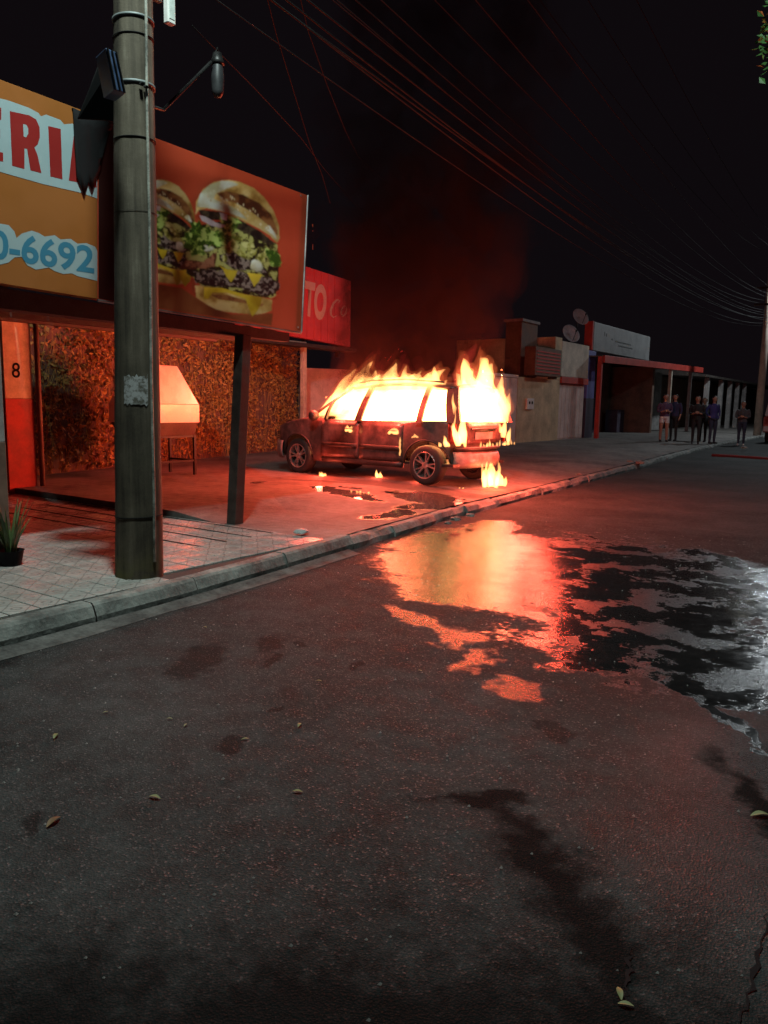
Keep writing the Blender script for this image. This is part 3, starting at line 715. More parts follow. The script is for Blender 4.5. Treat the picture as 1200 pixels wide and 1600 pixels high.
aw = empty('awning', (0, 0, 0)); tag(aw, 'dark sheet awning reaching back from the burger sign to the creeper wall', 'awning')
def awp(a, b_): # a: front to back, b: left to right
    y0 = 1.2; y1 = 6.62 + 2.6*a; x = -6.12 - 3.9*a; y = y0 + (y1-y0)*b_
    return Vector((x, y, 2.20 + .30*a - (.02*(y-6) if False else 0)))
n = 16
for i in range(n):
    q = MB(); w = .96/n; b0 = i/n; pts = []
    for a in (0, 1):
        for j in range(5): pts.append(awp(a, b0 + w*j/4) + Vector((0, 0, .028*math.sin(math.pi*j/4))))
    q.add(pts, [(j, j+1, 5+j+1, 5+j) for j in range(4)]); q.build('roof_sheet', M_roof, aw, True, solid=.006)
for a in (.02, .5, .98):
    A, B_ = awp(a, 0), awp(a, 1); MB().hexa([A+Vector((-.04, 0, -.10)), B_+Vector((-.04, 0, -.10)), B_+Vector((.04, 0, -.10)), A+Vector((.04, 0, -.10))], [A+Vector((-.04, 0, -.01)), B_+Vector((-.04, 0, -.01)), B_+Vector((.04, 0, -.01)), A+Vector((.04, 0, -.01))]).build('purlin', M_wood, aw)

# column with the house number
cb = empty('numbered_column', gp(25, 768, .125)); tag(cb, 'square column painted cream over red with number 8 near the left edge', 'column')
cw = .20
MB().box((-cw, -cw, 0), (cw, cw, 1.27)).build('red_base', M_red, cb, bevel=.008); MB().box((-cw+.003, -cw+.003, 1.271), (cw-.003, cw-.003, 2.42)).build('cream_shaft', mat('cream_paint', (.62, .50, .32), .7, var=.2, bump=.15), cb, bevel=.008)
CX = cb.location.x + cw - .003 + .003
q8 = text_quad('number', '8', [(18.5, 566), (31.5, 567), (31.5, 591), (18.5, 590)], M_black, cb, lambda u, v: op(u, v, 0, CX+.001) - cb.location, .01)
MB().tube([(cw+.03, cw+.06, 0), (cw+.03, cw+.06, 2.3)], .035, 8).build('drain_pipe', M_brown, cb, True)

# spiky plant at the post foot
r = empty('spiky_plant', gp(18, 884, .125)); tag(r, 'spiky strap-leaved plant in a small dark pot at the foot of the left post', 'plant')
MB().lathe([(.07, 0), (.095, .12), (.10, .125), (.088, .12), (.085, .10), (.001, .10)], (0, 0, 0), 'z', 16).build('pot', M_black, r, True)
for i in range(26):
    a = U(0, 6.28); ln = U(.22, .46); spr = U(.02, .2); q = MB(); w0 = U(.010, .018); d = Vector((math.cos(a), math.sin(a), 0)); s = Vector((-d.y, d.x, 0))
    for j in range(6):
        f = j/5; c = d*(.03+spr*f**1.6) + Vector((0, 0, .10 + ln*f - .12*spr*f*f)); w = w0*(1-f**2.2)+.0008
        q.v += [tuple(c+s*w+d*.004), tuple(c), tuple(c-s*w+d*.004)]
        if j: k = 3*j; q.f += [(k-3, k-2, k+1, k), (k-2, k-1, k+2, k+1)]; q.m += [0, 0]
    q.build('leaf', M_spike, r, True)

# ------------------------------------------------------------------ creeper wall and barbecue
W0, W1 = Vector((-10.85, 4.6, 0)), Vector((-13.45, 15.2, 0)); wd = (W1-W0).normalized(); wn = Vector((wd.y, -wd.x, 0))
if wn.x < 0: wn = -wn
r = empty('creeper_wall', W0); tag(r, 'rough yard wall overgrown with dry creeper behind the barbecue', 'wall')
LW = (W1-W0).length
MB().hexa([Vector((0,0,.1)), wd*LW+Vector((0,0,.1)), wd*LW-wn*.15+Vector((0,0,.1)), -wn*.15+Vector((0,0,.1))], [Vector((0,0,2.9)), wd*LW+Vector((0,0,2.9)), wd*LW-wn*.15+Vector((0,0,2.9)), -wn*.15+Vector((0,0,2.9))]).build('wall', M_brown, r)
q = MB()
for i in range(15000):
    a = rnd()*LW; z = .25 + 2.65*rnd()**.85
    dens = noise.noise(Vector((a*.7, z*.9, 3)))+.5*noise.noise(Vector((a*2.2, z*2.2, 8)))
    if dens < U(-.75, .15): continue
    c = wd*a + wn*(.02+.13*rnd()*(.6+dens)) + Vector((0, 0, z)); s_ = U(.018, .048)
    e1 = Vector((U(-1,1), U(-1,1), U(-1,1))).normalized(); e2 = e1.cross(Vector((U(-1,1), U(-1,1), U(-1,1)))).normalized()
    k = len(q.v); q.v += [tuple(c-e1*s_*1.4), tuple(c+e2*s_*.6), tuple(c+e1*s_*1.4), tuple(c-e2*s_*.6)]; q.f.append((k, k+1, k+2, k+3)); q.m.append(0)
for i in range(150):
    a = rnd()*LW; z = .2; P = []; off = U(.02, .06)
    for j in range(9): P.append(wd*a + wn*off + Vector((0, 0, z))); a += U(-.12, .12); z += U(.15, .36)
    q.tube(P, .005, 4)
tag(q.build('creeper', M_vine, r), kind='stuff')
pb = op(474, 655, 0, -12.15); p0 = Vector((pb.x, pb.y, .18))
r2 = empty('gate_frame', p0); tag(r2, 'slim pale post and crossbar framing the creeper below the red sign', 'frame')
MB().box((-.05,-.06,0), (.05,.06,2.52)).build('upright', M_cream, r2, bevel=.006); MB().box((-.04,-2.6,2.53), (.04,.06,2.63)).build('crossbar', M_cream, r2, bevel=.006)

bx_ = -9.75
r = empty('barbecue', (0, 0, 0)); tag(r, 'barbecue with white metal hood and chimney on a thin-legged stand behind the pole', 'barbecue')
def ob(u, v, x=bx_): return op(u, v, 0, x)
a1, a2, a3 = ob(280, 572), ob(311, 632), ob(311, 660)
yc = ob(266, 632).y   # centre line of the hood
hw_t = a1.y-yc; hw_b = a2.y-yc
zt, zm, zb = a1.z, a2.z, a3.z
M_hood = mat('hood_white_enamel', (.74, .72, .66), .28, var=.06, bump=.03, bscale=12)
xb = bx_-.75
q = MB()
q.hexa([(bx_, yc-hw_b, zm), (bx_, yc+hw_b, zm), (xb, yc+hw_b, zm), (xb, yc-hw_b, zm)], [(bx_-.05, yc-hw_t, zt), (bx_-.05, yc+hw_t, zt), (xb+.15, yc+hw_t, zt), (xb+.15, yc-hw_t, zt)])
hd = q.build('hood', M_hood, r, bevel=.006)
MB().box((xb, yc-hw_b, zb), (bx_+.003, yc+hw_b, zm-.002)).build('hood_skirt', M_hood, hd, bevel=.004)
MB().tube([(bx_-.4, yc+.04, zt-.02), (bx_-.4, yc+.04, zt+.95)], .075, 16).build('chimney', M_hood, r, True)
zk = ob(307, 680).z
MB().hexa([(bx_-.05, yc-hw_b+.12, zk), (bx_-.05, yc+hw_b-.06, zk), (xb+.05, yc+hw_b-.06, zk), (xb+.05, yc-hw_b+.12, zk)], [(bx_-.01, yc-hw_b+.03, zb-.003), (bx_-.01, yc+hw_b-.03, zb-.003), (xb+.01, yc+hw_b-.03, zb-.003), (xb+.01, yc-hw_b+.03, zb-.003)]).build('fire_tray', mat('sooty_steel', (.10, .075, .06), .55, .6, bump=.2), r, bevel=.004)
for sx in (bx_-.06, xb+.08):
    for sy in (yc-hw_b+.06, yc+hw_b-.06):
        MB().box((sx-.02, sy-.02, LOTZ-.004), (sx+.02, sy+.02, zk)).build('leg', M_dark, r)
for sx in (bx_-.06, xb+.08): MB().box((sx-.015, yc-hw_b+.08, zk-.035), (sx+.015, yc+hw_b-.08, zk-.002)).build('rail', M_dark, r)
for sy in (yc-hw_b+.06, yc+hw_b-.06): MB().box((xb+.1, sy-.012, LOTZ+.22), (bx_-.08, sy+.012, LOTZ+.25)).build('rail', M_dark, r)
MB().box((bx_-.07, yc-hw_b+.08, LOTZ+.22), (bx_-.05, yc+hw_b-.08, LOTZ+.25)).build('rail', M_dark, r)

# red shop sign beyond the car
S2X = -12.15
r = empty('red_shop_sign', (0, 0, 0)); tag(r, 'red ribbed sign with pale letters TO above the creeper wall behind the smoke', 'sign')
TL, TRr, BRr, BL = op(395, 388, 0, S2X), op(556, 441, 0, S2X), op(536, 541, 0, S2X), op(395, 512, 0, S2X); TRr.y = BRr.y = 15.75
bk = Vector((-.14, 0, 0)); N = 30; M_sign2 = mat('bright_red_sheet', (.66, .06, .06), .5, var=.1, bump=.05)
TL.y = BL.y = 11.9
for i in range(N):
    f0, f1 = i/N, (i+1)/N-.0012; a = TL.lerp(TRr, f0); b_ = TL.lerp(TRr, f1); c = BL.lerp(BRr, f1); d = BL.lerp(BRr, f0); o_ = Vector((.006*(i % 2), 0, 0))
    MB().hexa([d+o_, c+o_, c+bk, d+bk], [a+o_, b_+o_, b_+bk, a+bk]).build('rib_panel', M_sign2, r)
M_l2 = flatmat('cream_letter_print', (.66, .45, .32))
text_quad('lettering', 'TO', [(477, 437.5), (512, 446.5), (508, 503), (475, 493)], M_l2, r, lambda u, v: op(u, v, 0, S2X+.012), .045)
text_quad('lettering', 'I', [(463, 434), (473, 436.5), (471, 493), (461, 490)], M_l2, r, lambda u, v: op(u, v, 0, S2X+.012), .045)
def ribbon(pxs, w, fn, name, m, parent):
    q = MB()
    for i, (u, v) in enumerate(pxs):
        a = np.array(pxs[min(i+1, len(pxs)-1)], float) - np.array(pxs[max(i-1, 0)], float); a /= np.linalg.norm(a)+1e-9; ww = w*(.35+math.sin(math.pi*i/(len(pxs)-1)))
        q.v += [tuple(fn(u-a[1]*ww, v+a[0]*ww)), tuple(fn(u+a[1]*ww, v-a[0]*ww))]
        if i: q.f.append((2*i-2, 2*i-1, 2*i+1, 2*i)); q.m.append(0)
    return q.build(name, m, parent)
ribbon([(528, 474), (531, 470), (527, 468), (521, 474), (517, 484), (517, 492), (521, 496), (527, 493)], 1.3, lambda u, v: op(u, v, 0, S2X+.012), 'script_lettering', M_l2, r)
ribbon([(541, 480), (538, 478), (534, 483), (533, 490), (536, 494), (540, 490), (542, 484), (541, 480)], 1.0, lambda u, v: op(u, v, 0, S2X+.012), 'script_lettering', M_l2, r)
for yy_ in (12.4, 14.2, 15.5): MB().box((S2X-.25, yy_-.04, 2.55), (S2X-.16, yy_+.04, 4.5)).build('support', M_dark, r)
MB().box((S2X-.2, 11.9, 2.68), (S2X+.25, 15.7, 2.76)).build('lower_ledge', M_wood, r)

# ------------------------------------------------------------------ the burning car (x forward, y left, origin on the ground under the rear axle)
CAR0 = Vector((-6.10, 10.60, LOTZ)); CARA = math.radians(176.6)
car = empty('burning_car', CAR0, CARA); tag(car, 'charred people carrier burning on the forecourt with flames filling its windows', 'car')
WB = 2.68; XR, XF = -.54, 3.54; HW = .80; AR = .375; WZ = .30
def carmat():
    t = NT(bpy.data.materials.new('charred_car_paint')); p = t.pos()
    f = t.ramp(t.noise(p, 3.2, 6, .65), [(.40, 0.0), (.62, 1.0)]); g = t.ramp(t.noise(p, 16, 5, .6), [(.4, 0.0), (.7, 1.0)])
    c = t.mix(f, (.13, .09, .085), (.03, .024, .022)); c = t.mix(t.math('MULTIPLY', g, .45), c, (.02, .018, .018))
    t.bsdf(c, t.mix(f, .28, .6), 0, .5, t.noise(p, 25, 5), .15, .006); return t.m
M_car = carmat(); M_trim = mat('charred_plastic', (.03, .028, .027), .55, var=.4, scale=12, bump=.3)
M_bump = mat('bumper_plastic', (.26, .24, .23), .42, var=.35, scale=7, bump=.15); M_tyre = mat('tyre_rubber', (.022, .021, .021), .75, var=.3, bump=.3)
M_rim = mat('alloy_rim', (.58, .57, .56), .32, .85, var=.2, scale=9, bump=.08); M_lens = mat('melted_red_lens', (.25, .02, .015), .3, var=.3)
xc, ha = (XR+XF)/2, (XF-XR)/2
dense = []
for i in range(4000):
    t = 2*math.pi*i/4000; c, s = math.cos(t), math.sin(t); e = 2/4.6
    X = xc + ha*math.copysign(abs(c)**e, c); Yv = HW*math.copysign(abs(s)**e, s)
    if X > 2.2: Yv *= 1 - .10*((X-2.2)/(XF-2.2))**2
    if X > 3.2: X -= .16*(abs(Yv)/HW)**2*((X-3.2)/.3)
    dense.append((X, Yv))
def resample(P, n):
    d = [0]
    for a, b_ in zip(P, P[1:]+P[:1]): d.append(d[-1]+math.hypot(b_[0]-a[0], b_[1]-a[1]))
    out = []; j = 0
    for i in range(n):
        q_ = d[-1]*i/n
        while d[j+1] < q_: j += 1
        a, b_ = P[j], P[(j+1) % len(P)]; f = (q_-d[j])/(d[j+1]-d[j]+1e-12); out.append((a[0]+(b_[0]-a[0])*f, a[1]+(b_[1]-a[1])*f))
    return out
RING = resample(dense, 260)
def hwid(x):
    w = .015
    while True:
        c_ = [abs(p[1]) for p in dense if abs(p[0]-x) < w]
        if c_: return max(c_)
        w *= 2
def ztop(x):
    if x > 2.3: f = (x-2.3)/(XF-2.3); return .965 - .10*f - .17*f**2.4
    return .945 + .03*sst(1.2, -.6, x) + .02*sst(1.9, 2.3, x)
def inset(z, x):
    f = (z-.58)/.40
    return .035*f*f*(1 if f > 0 else .7)
def zlow(x, y):
    z = .24 if -.3 < x < 3.05 else .30
    for ax_ in (0, WB):
        d = abs(x-ax_)
        if d < AR and abs(y) > .55: z = max(z, WZ + math.sqrt(AR*AR-d*d))
    return z
def body_pt(x, y, z, out=0.0):
    i = inset(z, x) - out; nx, ny = (x-xc)/ha, y/HW; nx = math.copysign(abs(nx)**6, nx); ny = math.copysign(abs(ny)**6, ny); l = math.hypot(nx, ny)+1e-9
    i += .010*noise.noise(Vector((x*2.6, y*2.6, z*4.0))) + .004*noise.noise(Vector((x*9, y*9, z*9)))
    return Vector((x - nx/l*i, y - ny/l*i, z))
q = MB(); NZ = 12
for (x, y) in RING:
    z0, z1 = zlow(x, y), ztop(x)
    for j in range(NZ): q.v.append(tuple(body_pt(x, y, z0+(z1-z0)*j/(NZ-1))))
n = len(RING)
for i in range(n):
    for j in range(NZ-1): q.f.append((i*NZ+j, ((i+1) % n)*NZ+j, ((i+1) % n)*NZ+j+1, i*NZ+j+1)); q.m.append(0)
body = q.build('body_shell', M_car, car, True, solid=.02)
# bonnet, cowl
def hood_pt(u, v):
    x = 2.28 + (XF-.03-2.28)*u; w = hwid(x) - .03; y = w*(2*v-1); return (x, y, ztop(x) + .055*(1-abs(2*v-1)**2.5) - .002)
MB().grid(hood_pt, 18, 13).build('bonnet', M_car, car, True, solid=.015)
MB().box((-.5, -.74, .30), (2.9, .74, .34)).build('floor_pan', M_trim, car)
MB().box((2.16, -.74, .55), (2.3, .74, .92)).build('dashboard', M_trim, car, bevel=.03)
for sx in (1.05, .15):
    for sy in (-.38, .38): MB().hexa([(sx-.1, sy-.24, .35), (sx+.45, sy-.24, .35), (sx+.45, sy+.24, .35), (sx-.1, sy+.24, .35)], [(sx-.12, sy-.22, .72), (sx+.40, sy-.22, .6), (sx+.40, sy+.22, .6), (sx-.12, sy+.22, .72)]).build('seat', M_trim, car, bevel=.04)
# roof and pillars
def rz(u): return 1.475 + .075*math.sin(math.pi*(u*.85+.1))
def roof_pt(u, v):
    x = -.42 + 2.06*u; w = .575 + .05*math.sin(math.pi*u); y = w*(2*v-1); return (x - .05*abs(2*v-1)**3*(1 if u > .5 else -1), y, rz(u) + .06*(1-abs(2*v-1)**3) - .03)
MB().grid(roof_pt, 22, 15).build('roof', M_car, car, True, solid=.03)
def pillar(a, b_, w0, w1, m, name='pillar', th=.05):
    for s in (1, -1):
        A = Vector((a[0], a[1]*s, a[2])); B = Vector((b_[0], b_[1]*s, b_[2])); k = 6; q = MB(); rows = []
        for i in range(k+1):
            f = i/k; c = A.lerp(B, f) + Vector((0, .03*s*math.sin(math.pi*f), 0)); w = (w0+(w1-w0)*f)/2
            rows += [c+Vector((-w, 0, 0)), c+Vector((w, 0, 0)), c+Vector((w*.8, -th*s, 0)), c+Vector((-w*.8, -th*s, 0))]
        q.add(rows, [(i*4+j, i*4+(j+1)%4, (i+1)*4+(j+1)%4, (i+1)*4+j) for i in range(k) for j in range(4)] + [(0,1,2,3), (k*4, k*4+1, k*4+2, k*4+3)])
        q.build(name, m, car)
pillar((2.44, .76, .93), (1.58, .585, 1.475), .055, .05, M_car); pillar((2.02, .80, .93), (1.93, .70, 1.24), .05, .035, M_trim)
pillar((1.30, .82, .93), (1.16, .60, 1.50), .13, .10, M_trim); pillar((.10, .82, .93), (.05, .60, 1.50), .10, .085, M_trim); pillar((-.50, .77, .95), (-.34, .56, 1.47), .24, .20, M_car, th=.09)
for s in (1, -1): MB().tube([(-.2, .585*s, 1.545), (.5, .615*s, 1.59), (1.2, .60*s, 1.575), (1.45, .585*s, 1.54)], .014, 6).build('roof_rail', M_trim, car, True)
# doors sit slightly proud, with the shut lines left between them
def side_y(x, z, s, out): 
    w = hwid(x); return body_pt(x, s*w, z, out).y
for s in (1, -1):
    for (x0, x1) in ((1.30, 2.10), (.41, 1.265)):
        q = MB(); q.grid(lambda u, v: (x0+(x1-x0)*u, side_y(x0+(x1-x0)*u, .33+.585*v, s, .008), .33+.585*v), 10, 10)
        d_ = q.build('door', M_car, car, True, solid=.012)
        hx = x0 + .10; hy = side_y(hx, .80, s, .012)
        MB().tube([(hx, hy, .80), (hx+.02, hy+.028*s, .802), (hx+.15, hy+.028*s, .805), (hx+.17, hy, .805)], .013, 8).build('handle', M_trim, d_, True)
        q = MB(); q.grid(lambda u, v: (x0+.01+(x1-x0-.02)*u, side_y(x0+(x1-x0)*u, .50+.07*v, s, .022), .50+.07*v), 8, 3); q.build('side_moulding', M_trim, d_, True, solid=.012)
    q = MB(); q.grid(lambda u, v: (.42+1.66*u, side_y(.42+1.66*u, .24+.08*v, s, .016), .24+.08*v), 10, 3); q.build('sill', M_trim, car, True, solid=.014)
    for ax_ in (0, WB):   # wheel arch lips
        pts = []
        for i in range(15):
            t = math.radians(8+164*i/14); x = ax_ + (AR+.004)*math.cos(t); z = WZ + (AR+.004)*math.sin(t); pts.append((x, side_y(x, max(z, .32), s, .006), z))
        MB().tube(pts, .014, 6).build('arch_lip', M_trim, car, True)
    mx = 2.12; MB().lathe([(.001, -.05), (.07, -.045), (.09, 0), (.085, .05), (.06, .055), (.001, .05)], (mx, s*.95, 1.0), 'x', 14).build('door_mirror', M_trim, car, True)
# bumpers as proud bands round the ends
def band(xlim, z0, z1, out, m, name, rear=True, nz=6):
    P = [p for p in RING if (p[0] < xlim if rear else p[0] > xlim)]
    P.sort(key=lambda p: math.atan2(p[1], (p[0]-xc)*(-1 if rear else 1)))
    q = MB(); k = len(P)
    for i, (x, y) in enumerate(P):
        for j in range(nz):
            f = j/(nz-1); z = z0+(z1-z0)*f; q.v.append(tuple(body_pt(x, y, z, out*math.sin(math.pi*(.12+.76*f))+.006)))
    for i in range(k-1):
        for j in range(nz-1): q.f.append((i*nz+j, (i+1)*nz+j, (i+1)*nz+j+1, i*nz+j+1)); q.m.append(0)
    return q.build(name, m, car, True, solid=.02)
band(-.375, .27, .52, .07, M_bump, 'rear_bumper'); band(-.375, .535, .60, .075, M_trim, 'rear_bumper_strip', nz=4); band(3.06, .24, .55, .06, M_bump, 'front_bumper', False)
q = MB(); q.grid(lambda u, v: (XR-.012+.0*v, -.52+1.04*u, .64+.30*v), 8, 5); tg = q.build('tailgate', M_car, car, True, solid=.02)
MB().box((XR-.03, -.25, .70), (XR-.018, .25, .81)).build('number_plate', M_bump, tg); MB().tube([(XR-.02, -.36, .86), (XR-.045, 0, .865), (XR-.02, .36, .86)], .016, 6).build('handle_bar', M_trim, tg)
pts = [(XR+.02, -.62, .95), (XR+.20, -.54, 1.46), (XR+.20, .54, 1.46), (XR+.02, .62, .95), (XR+.02, -.62, .95)]
MB().tube(pts, .03, 6).build('rear_window_frame', M_car, car, True)
for s in (1, -1):
    q = MB(); q.grid(lambda u, v: tuple(body_pt(XR+.02+.10*u+.0*v, s*(HW-.10+.075*u), .64+.30*v, .016)), 4, 6); q.build('tail_light', M_lens, car, True, solid=.015)
    q = MB(); q.grid(lambda u, v: tuple(body_pt(XF-.07-.13*u, s*(HW-.26+.10*u), .60+.13*v, .012)), 5, 4); q.build('headlight', M_trim, car, True, solid=.012)
for i in range(4): MB().box((XF-.035, -.42, .565+.032*i), (XF+.005, .42, .58+.032*i)).build('grille_bar', M_trim, car)
# wheels
def wheel_parts():
    ty = MB().lathe([(.19, -.10), (.235, -.105), (.275, -.10), (.296, -.075), (.302, -.03), (.302, .03), (.296, .075), (.275, .10), (.235, .105), (.19, .10)], (0, 0, 0), 'y', 40).mesh('tyre', M_tyre)
    q = MB().lathe([(.19, -.10), (.205, .085), (.21, .098), (.20, .104), (.188, .098), (.183, .06), (.178, -.09)], (0, 0, 0), 'y', 40)
    q.lathe([(.18, .01), (.10, .0), (.001, .0)], (0, 0, 0), 'y', 24, 1)
    for k in range(5):
        for dd in (-.20, .20):
            a = 2*math.pi*k/5 + math.pi/2; a0, a1_ = a+dd*.55, a+dd
            p0 = Vector((math.cos(a0)*.04, .07, math.sin(a0)*.04)); p1 = Vector((math.cos(a1_)*.19, .088, math.sin(a1_)*.19))
            t_ = (p1-p0).normalized(); s_ = Vector((-t_.z, 0, t_.x)); w0, w1 = .016, .013; dv = Vector((0, .022, 0))
            q.hexa([p0-s_*w0-dv, p0+s_*w0-dv, p1+s_*w1-dv, p1-s_*w1-dv], [p0-s_*w0*.7+dv*.4, p0+s_*w0*.7+dv*.4, p1+s_*w1*.7+dv*.4, p1-s_*w1*.7+dv*.4])
    q.lathe([(.055, .06), (.05, .088), (.03, .094), (.001, .095)], (0, 0, 0), 'y', 18)
    return ty, q.mesh('rim', [M_rim, M_trim])
TY, RI = wheel_parts()
for ax_ in (0, WB):
    for s in (1, -1):
        w_ = bpy.data.objects.new('wheel', TY); COL.objects.link(w_); w_.parent = car; w_.location = (ax_, s*(HW-.125), WZ); w_.rotation_euler = (0, U(0, 1.2), 0 if s > 0 else math.pi)
        r_ = bpy.data.objects.new('rim', RI); COL.objects.link(r_); r_.parent = w_
for me in (TY, RI):
    for p in me.polygons: p.use_smooth = (me is TY)

# ------------------------------------------------------------------ fire
def flame_mat(name, k, col=(1.0, .30, .045)):
    t = NT(bpy.data.materials.new(name)); e = t.n('ShaderNodeEmission'); e.inputs[0].default_value = (*col, 1); e.inputs[1].default_value = k
    t.l(e.outputs[0], t.out.inputs['Volume']); return t.m
M_fl = flame_mat('flame', 20, (1.0, .44, .13)); M_fl2 = flame_mat('small_flame', 45, (1.0, .42, .12)); M_fl3 = flame_mat('flame_fringe', .55, (1.0, .07, .05))
TL_ = []
def tongue(q, p0, p1, r_, wig=.12, n=9, flat=1.0):
    TL_.append((Vector(p0), Vector(p1), r_))
    p0, p1 = Vector(p0), Vector(p1); L = (p1-p0).length; ph = U(0, 6.3); pts = []; rs = []
    for i in range(n+1):
        f = i/n; w = wig*L*.5*f
        pts.append(p0.lerp(p1, f) + Vector((math.sin(ph+f*5.5)*w*.5, math.cos(ph*1.7+f*4.5)*w*.5, 0))); rs.append(max(.004, r_*(.55+.45*min(1, f*3.2))*(1-f)**.75 if f > .0 else r_*.55))
    q.tube(pts, rs, 9)
def flames(name, q, label, vox=.02, disp=.03, m=None, smooth=2, group=None):
    o_ = q.build(name, m or M_fl, None, True)
    rm = o_.modifiers.new('r', 'REMESH'); rm.mode = 'VOXEL'; rm.voxel_size = vox
    if smooth: sm = o_.modifiers.new('s', 'SMOOTH'); sm.iterations = smooth; sm.factor = .5
    bake(o_)
    me = o_.data; co = np.empty(len(me.vertices)*3); me.vertices.foreach_get('co', co); co = co.reshape(-1, 3)
    for i in range(len(co)):
        v = Vector(co[i]); w = Vector((v.x*7, v.y*7, v.z*3.2)); a = noise.noise(w), noise.noise(w+Vector((31, 7, 3))), noise.noise(w*2.3+Vector((5, 9, 1)))
        co[i] += (a[0]*disp + a[2]*disp*.5, a[1]*disp + a[2]*disp*.4, a[2]*disp*.8)
    me.vertices.foreach_set('co', co.ravel()); me.update()
    for p in me.polygons: p.use_smooth = True
    return tag(o_, label, 'fire', group)
def fire_light(parent, loc, e, rad=.25, col=FIRE_COL):
    ld = bpy.data.lights.new('fire_glow', 'POINT'); ld.energy = e*FIRE_W; ld.color = col; ld.shadow_soft_size = rad
    lo = bpy.data.objects.new('fire_glow', ld); COL.objects.link(lo); lo.location = loc; lo.parent = parent; return lo
MC = Matrix.Translation(CAR0) @ Matrix.Rotation(CARA, 4, 'Z')
def cl(x, y, z): return MC @ Vector((x, y, z))
# cabin: a body of fire between belt line and roof, tongues out of every window
q = MB()
q.hexa([cl(-.40, -.62, .82), cl(2.15, -.62, .82), cl(2.15, .62, .82), cl(-.40, .62, .82)], [cl(-.33, -.52, 1.44), cl(1.55, -.52, 1.42), cl(1.55, .52, 1.42), cl(-.33, .52, 1.44)])
# sheet of fire rolling over the gutter above the side windows
q.hexa([cl(-.20, .50, 1.30), cl(1.60, .50, 1.30), cl(1.60, .70, 1.30), cl(-.20, .70, 1.30)], [cl(.05, .46, 1.60), cl(1.40, .46, 1.62), cl(1.40, .68, 1.62), cl(.05, .68, 1.60)])
for i in range(34):
    x = U(-.25, 1.6); tongue(q, cl(x, U(.48, .64), U(1.36, 1.5)), cl(x-U(.0, .30), U(.44, .66), U(1.60, 1.72) if i % 4 else U(1.72, 1.90)), U(.09, .15), .4)
for (a, b_, r_) in (((2.36, .50, .98), (1.98, .50, 1.46), .12), ((2.25, .35, 1.02), (1.74, .40, 1.80), .19), ((2.10, .1, 1.1), (1.62, .2, 1.90), .19), ((2.0, -.3, 1.1), (1.6, -.2, 1.7), .18), ((1.90, .5, 1.18), (1.50, .55, 1.70), .14), ((1.75, .55, 1.25), (1.20, .58, 1.92), .16), ((2.42, .55, .96), (2.2, .55, 1.22), .07), ((2.35, .1, 1.0), (2.02, .1, 1.4), .12), ((1.6, .55, 1.4), (1.32, .6, 1.84), .07), ((.45, .55, 1.4), (.22, .58, 1.74), .10), ((.2, .5, 1.35), (.02, .5, 1.72), .10), ((-.05, .5, 1.3), (-.2, .52, 1.62), .08)):
    tongue(q, cl(*a), cl(*b_), r_, .22)
f1 = flames('cabin_fire', q, 'white-hot fire filling the cabin and licking out of windows and windscreen', .022, .03)
fire_light(f1, cl(.9, .0, 1.15), 260, .3); fire_light(f1, cl(2.05, .70, 1.55), 760, .22); fire_light(f1, cl(.7, 1.0, 1.45), 420, .2)
# tailgate
q = MB()
q.hexa([cl(-.70, -.56, .95), cl(-.3, -.56, .95), cl(-.3, .50, .95), cl(-.70, .50, .95)], [cl(-.62, -.5, 1.35), cl(-.35, -.5, 1.42), cl(-.35, .45, 1.42), cl(-.62, .45, 1.35)])
for (a, b_, r_) in (((-.52, .30, 1.15), (-.34, .48, 1.72), .17), ((-.50, .10, 1.2), (-.30, .30, 1.96), .22), ((-.52, -.15, 1.2), (-.46, .02, 1.99), .23), ((-.55, -.2, 1.3), (-.52, -.12, 1.90), .12), ((-.55, -.40, 1.1), (-.60, -.38, 1.72), .13), ((-.58, -.52, 1.0), (-.66, -.55, 1.45), .09), ((-.52, .42, 1.1), (-.42, .5, 1.42), .09), ((-.6, .1, .95), (-.62, .1, 1.2), .15)):
    tongue(q, cl(*a), cl(*b_), r_)
f2 = flames('tailgate_fire', q, 'tall flames rising from the burnt-out rear window of the car', .022, .055)
fire_light(f2, cl(-.95, -.6, 1.6), 1000, .25)
# soft orange halo round the two big fires, glow put in as emission
q = MB()
for (a, b_, r_) in list(TL_):
    if r_ > .06: tongue(q, a, b_ + (b_-a)*.16, r_*1.35 + .04, .25)
flames('fire_halo', q, 'soft orange halo of added glow around the window and tailgate flames', .03, .07, flame_mat('halo_glow', 1.5, (1.0, .17, .05)), 3)
# flames running down rear corner, tailgate and bumper, wheel arch
q = MB()
for (a, b_, r_) in (((-.62, .66, .66), (-.60, .70, 1.12), .10), ((-.58, .74, .62), (-.50, .78, .98), .08), ((-.40, .80, .60), (-.34, .78, .78), .06), ((-.5, .72, .95), (-.42, .66, 1.42), .05), ((-.66, .66, .60), (-.62, .70, .80), .05), ((-.56, .84, .74), (-.52, .80, 1.25), .03), ((-.5, .88, .61), (-.44, .87, .72), .05), ((-.36, .89, .60), (-.32, .88, .68), .04),
                    ((-.73, -.30, .72), (-.72, -.34, 1.05), .07), ((-.73, -.45, .66), (-.74, -.47, .9), .05), ((-.73, -.2, .80), (-.71, -.18, 1.0), .04)): tongue(q, cl(*a), cl(*b_), r_, .3)
for i in range(12): y_ = -.6+1.0*i/11; tongue(q, cl(-.755, y_, .60), cl(-.755, y_+U(-.03, .03), U(.65, .74)), U(.022, .04))
f3 = flames('corner_fire', q, 'small flames running down the rear corner, tailgate and bumper of the car', .012, .018, M_fl2)
fire_light(f3, cl(-.95, .55, .8), 60, .12)
smallg = 'small flames around the car'
q = MB()
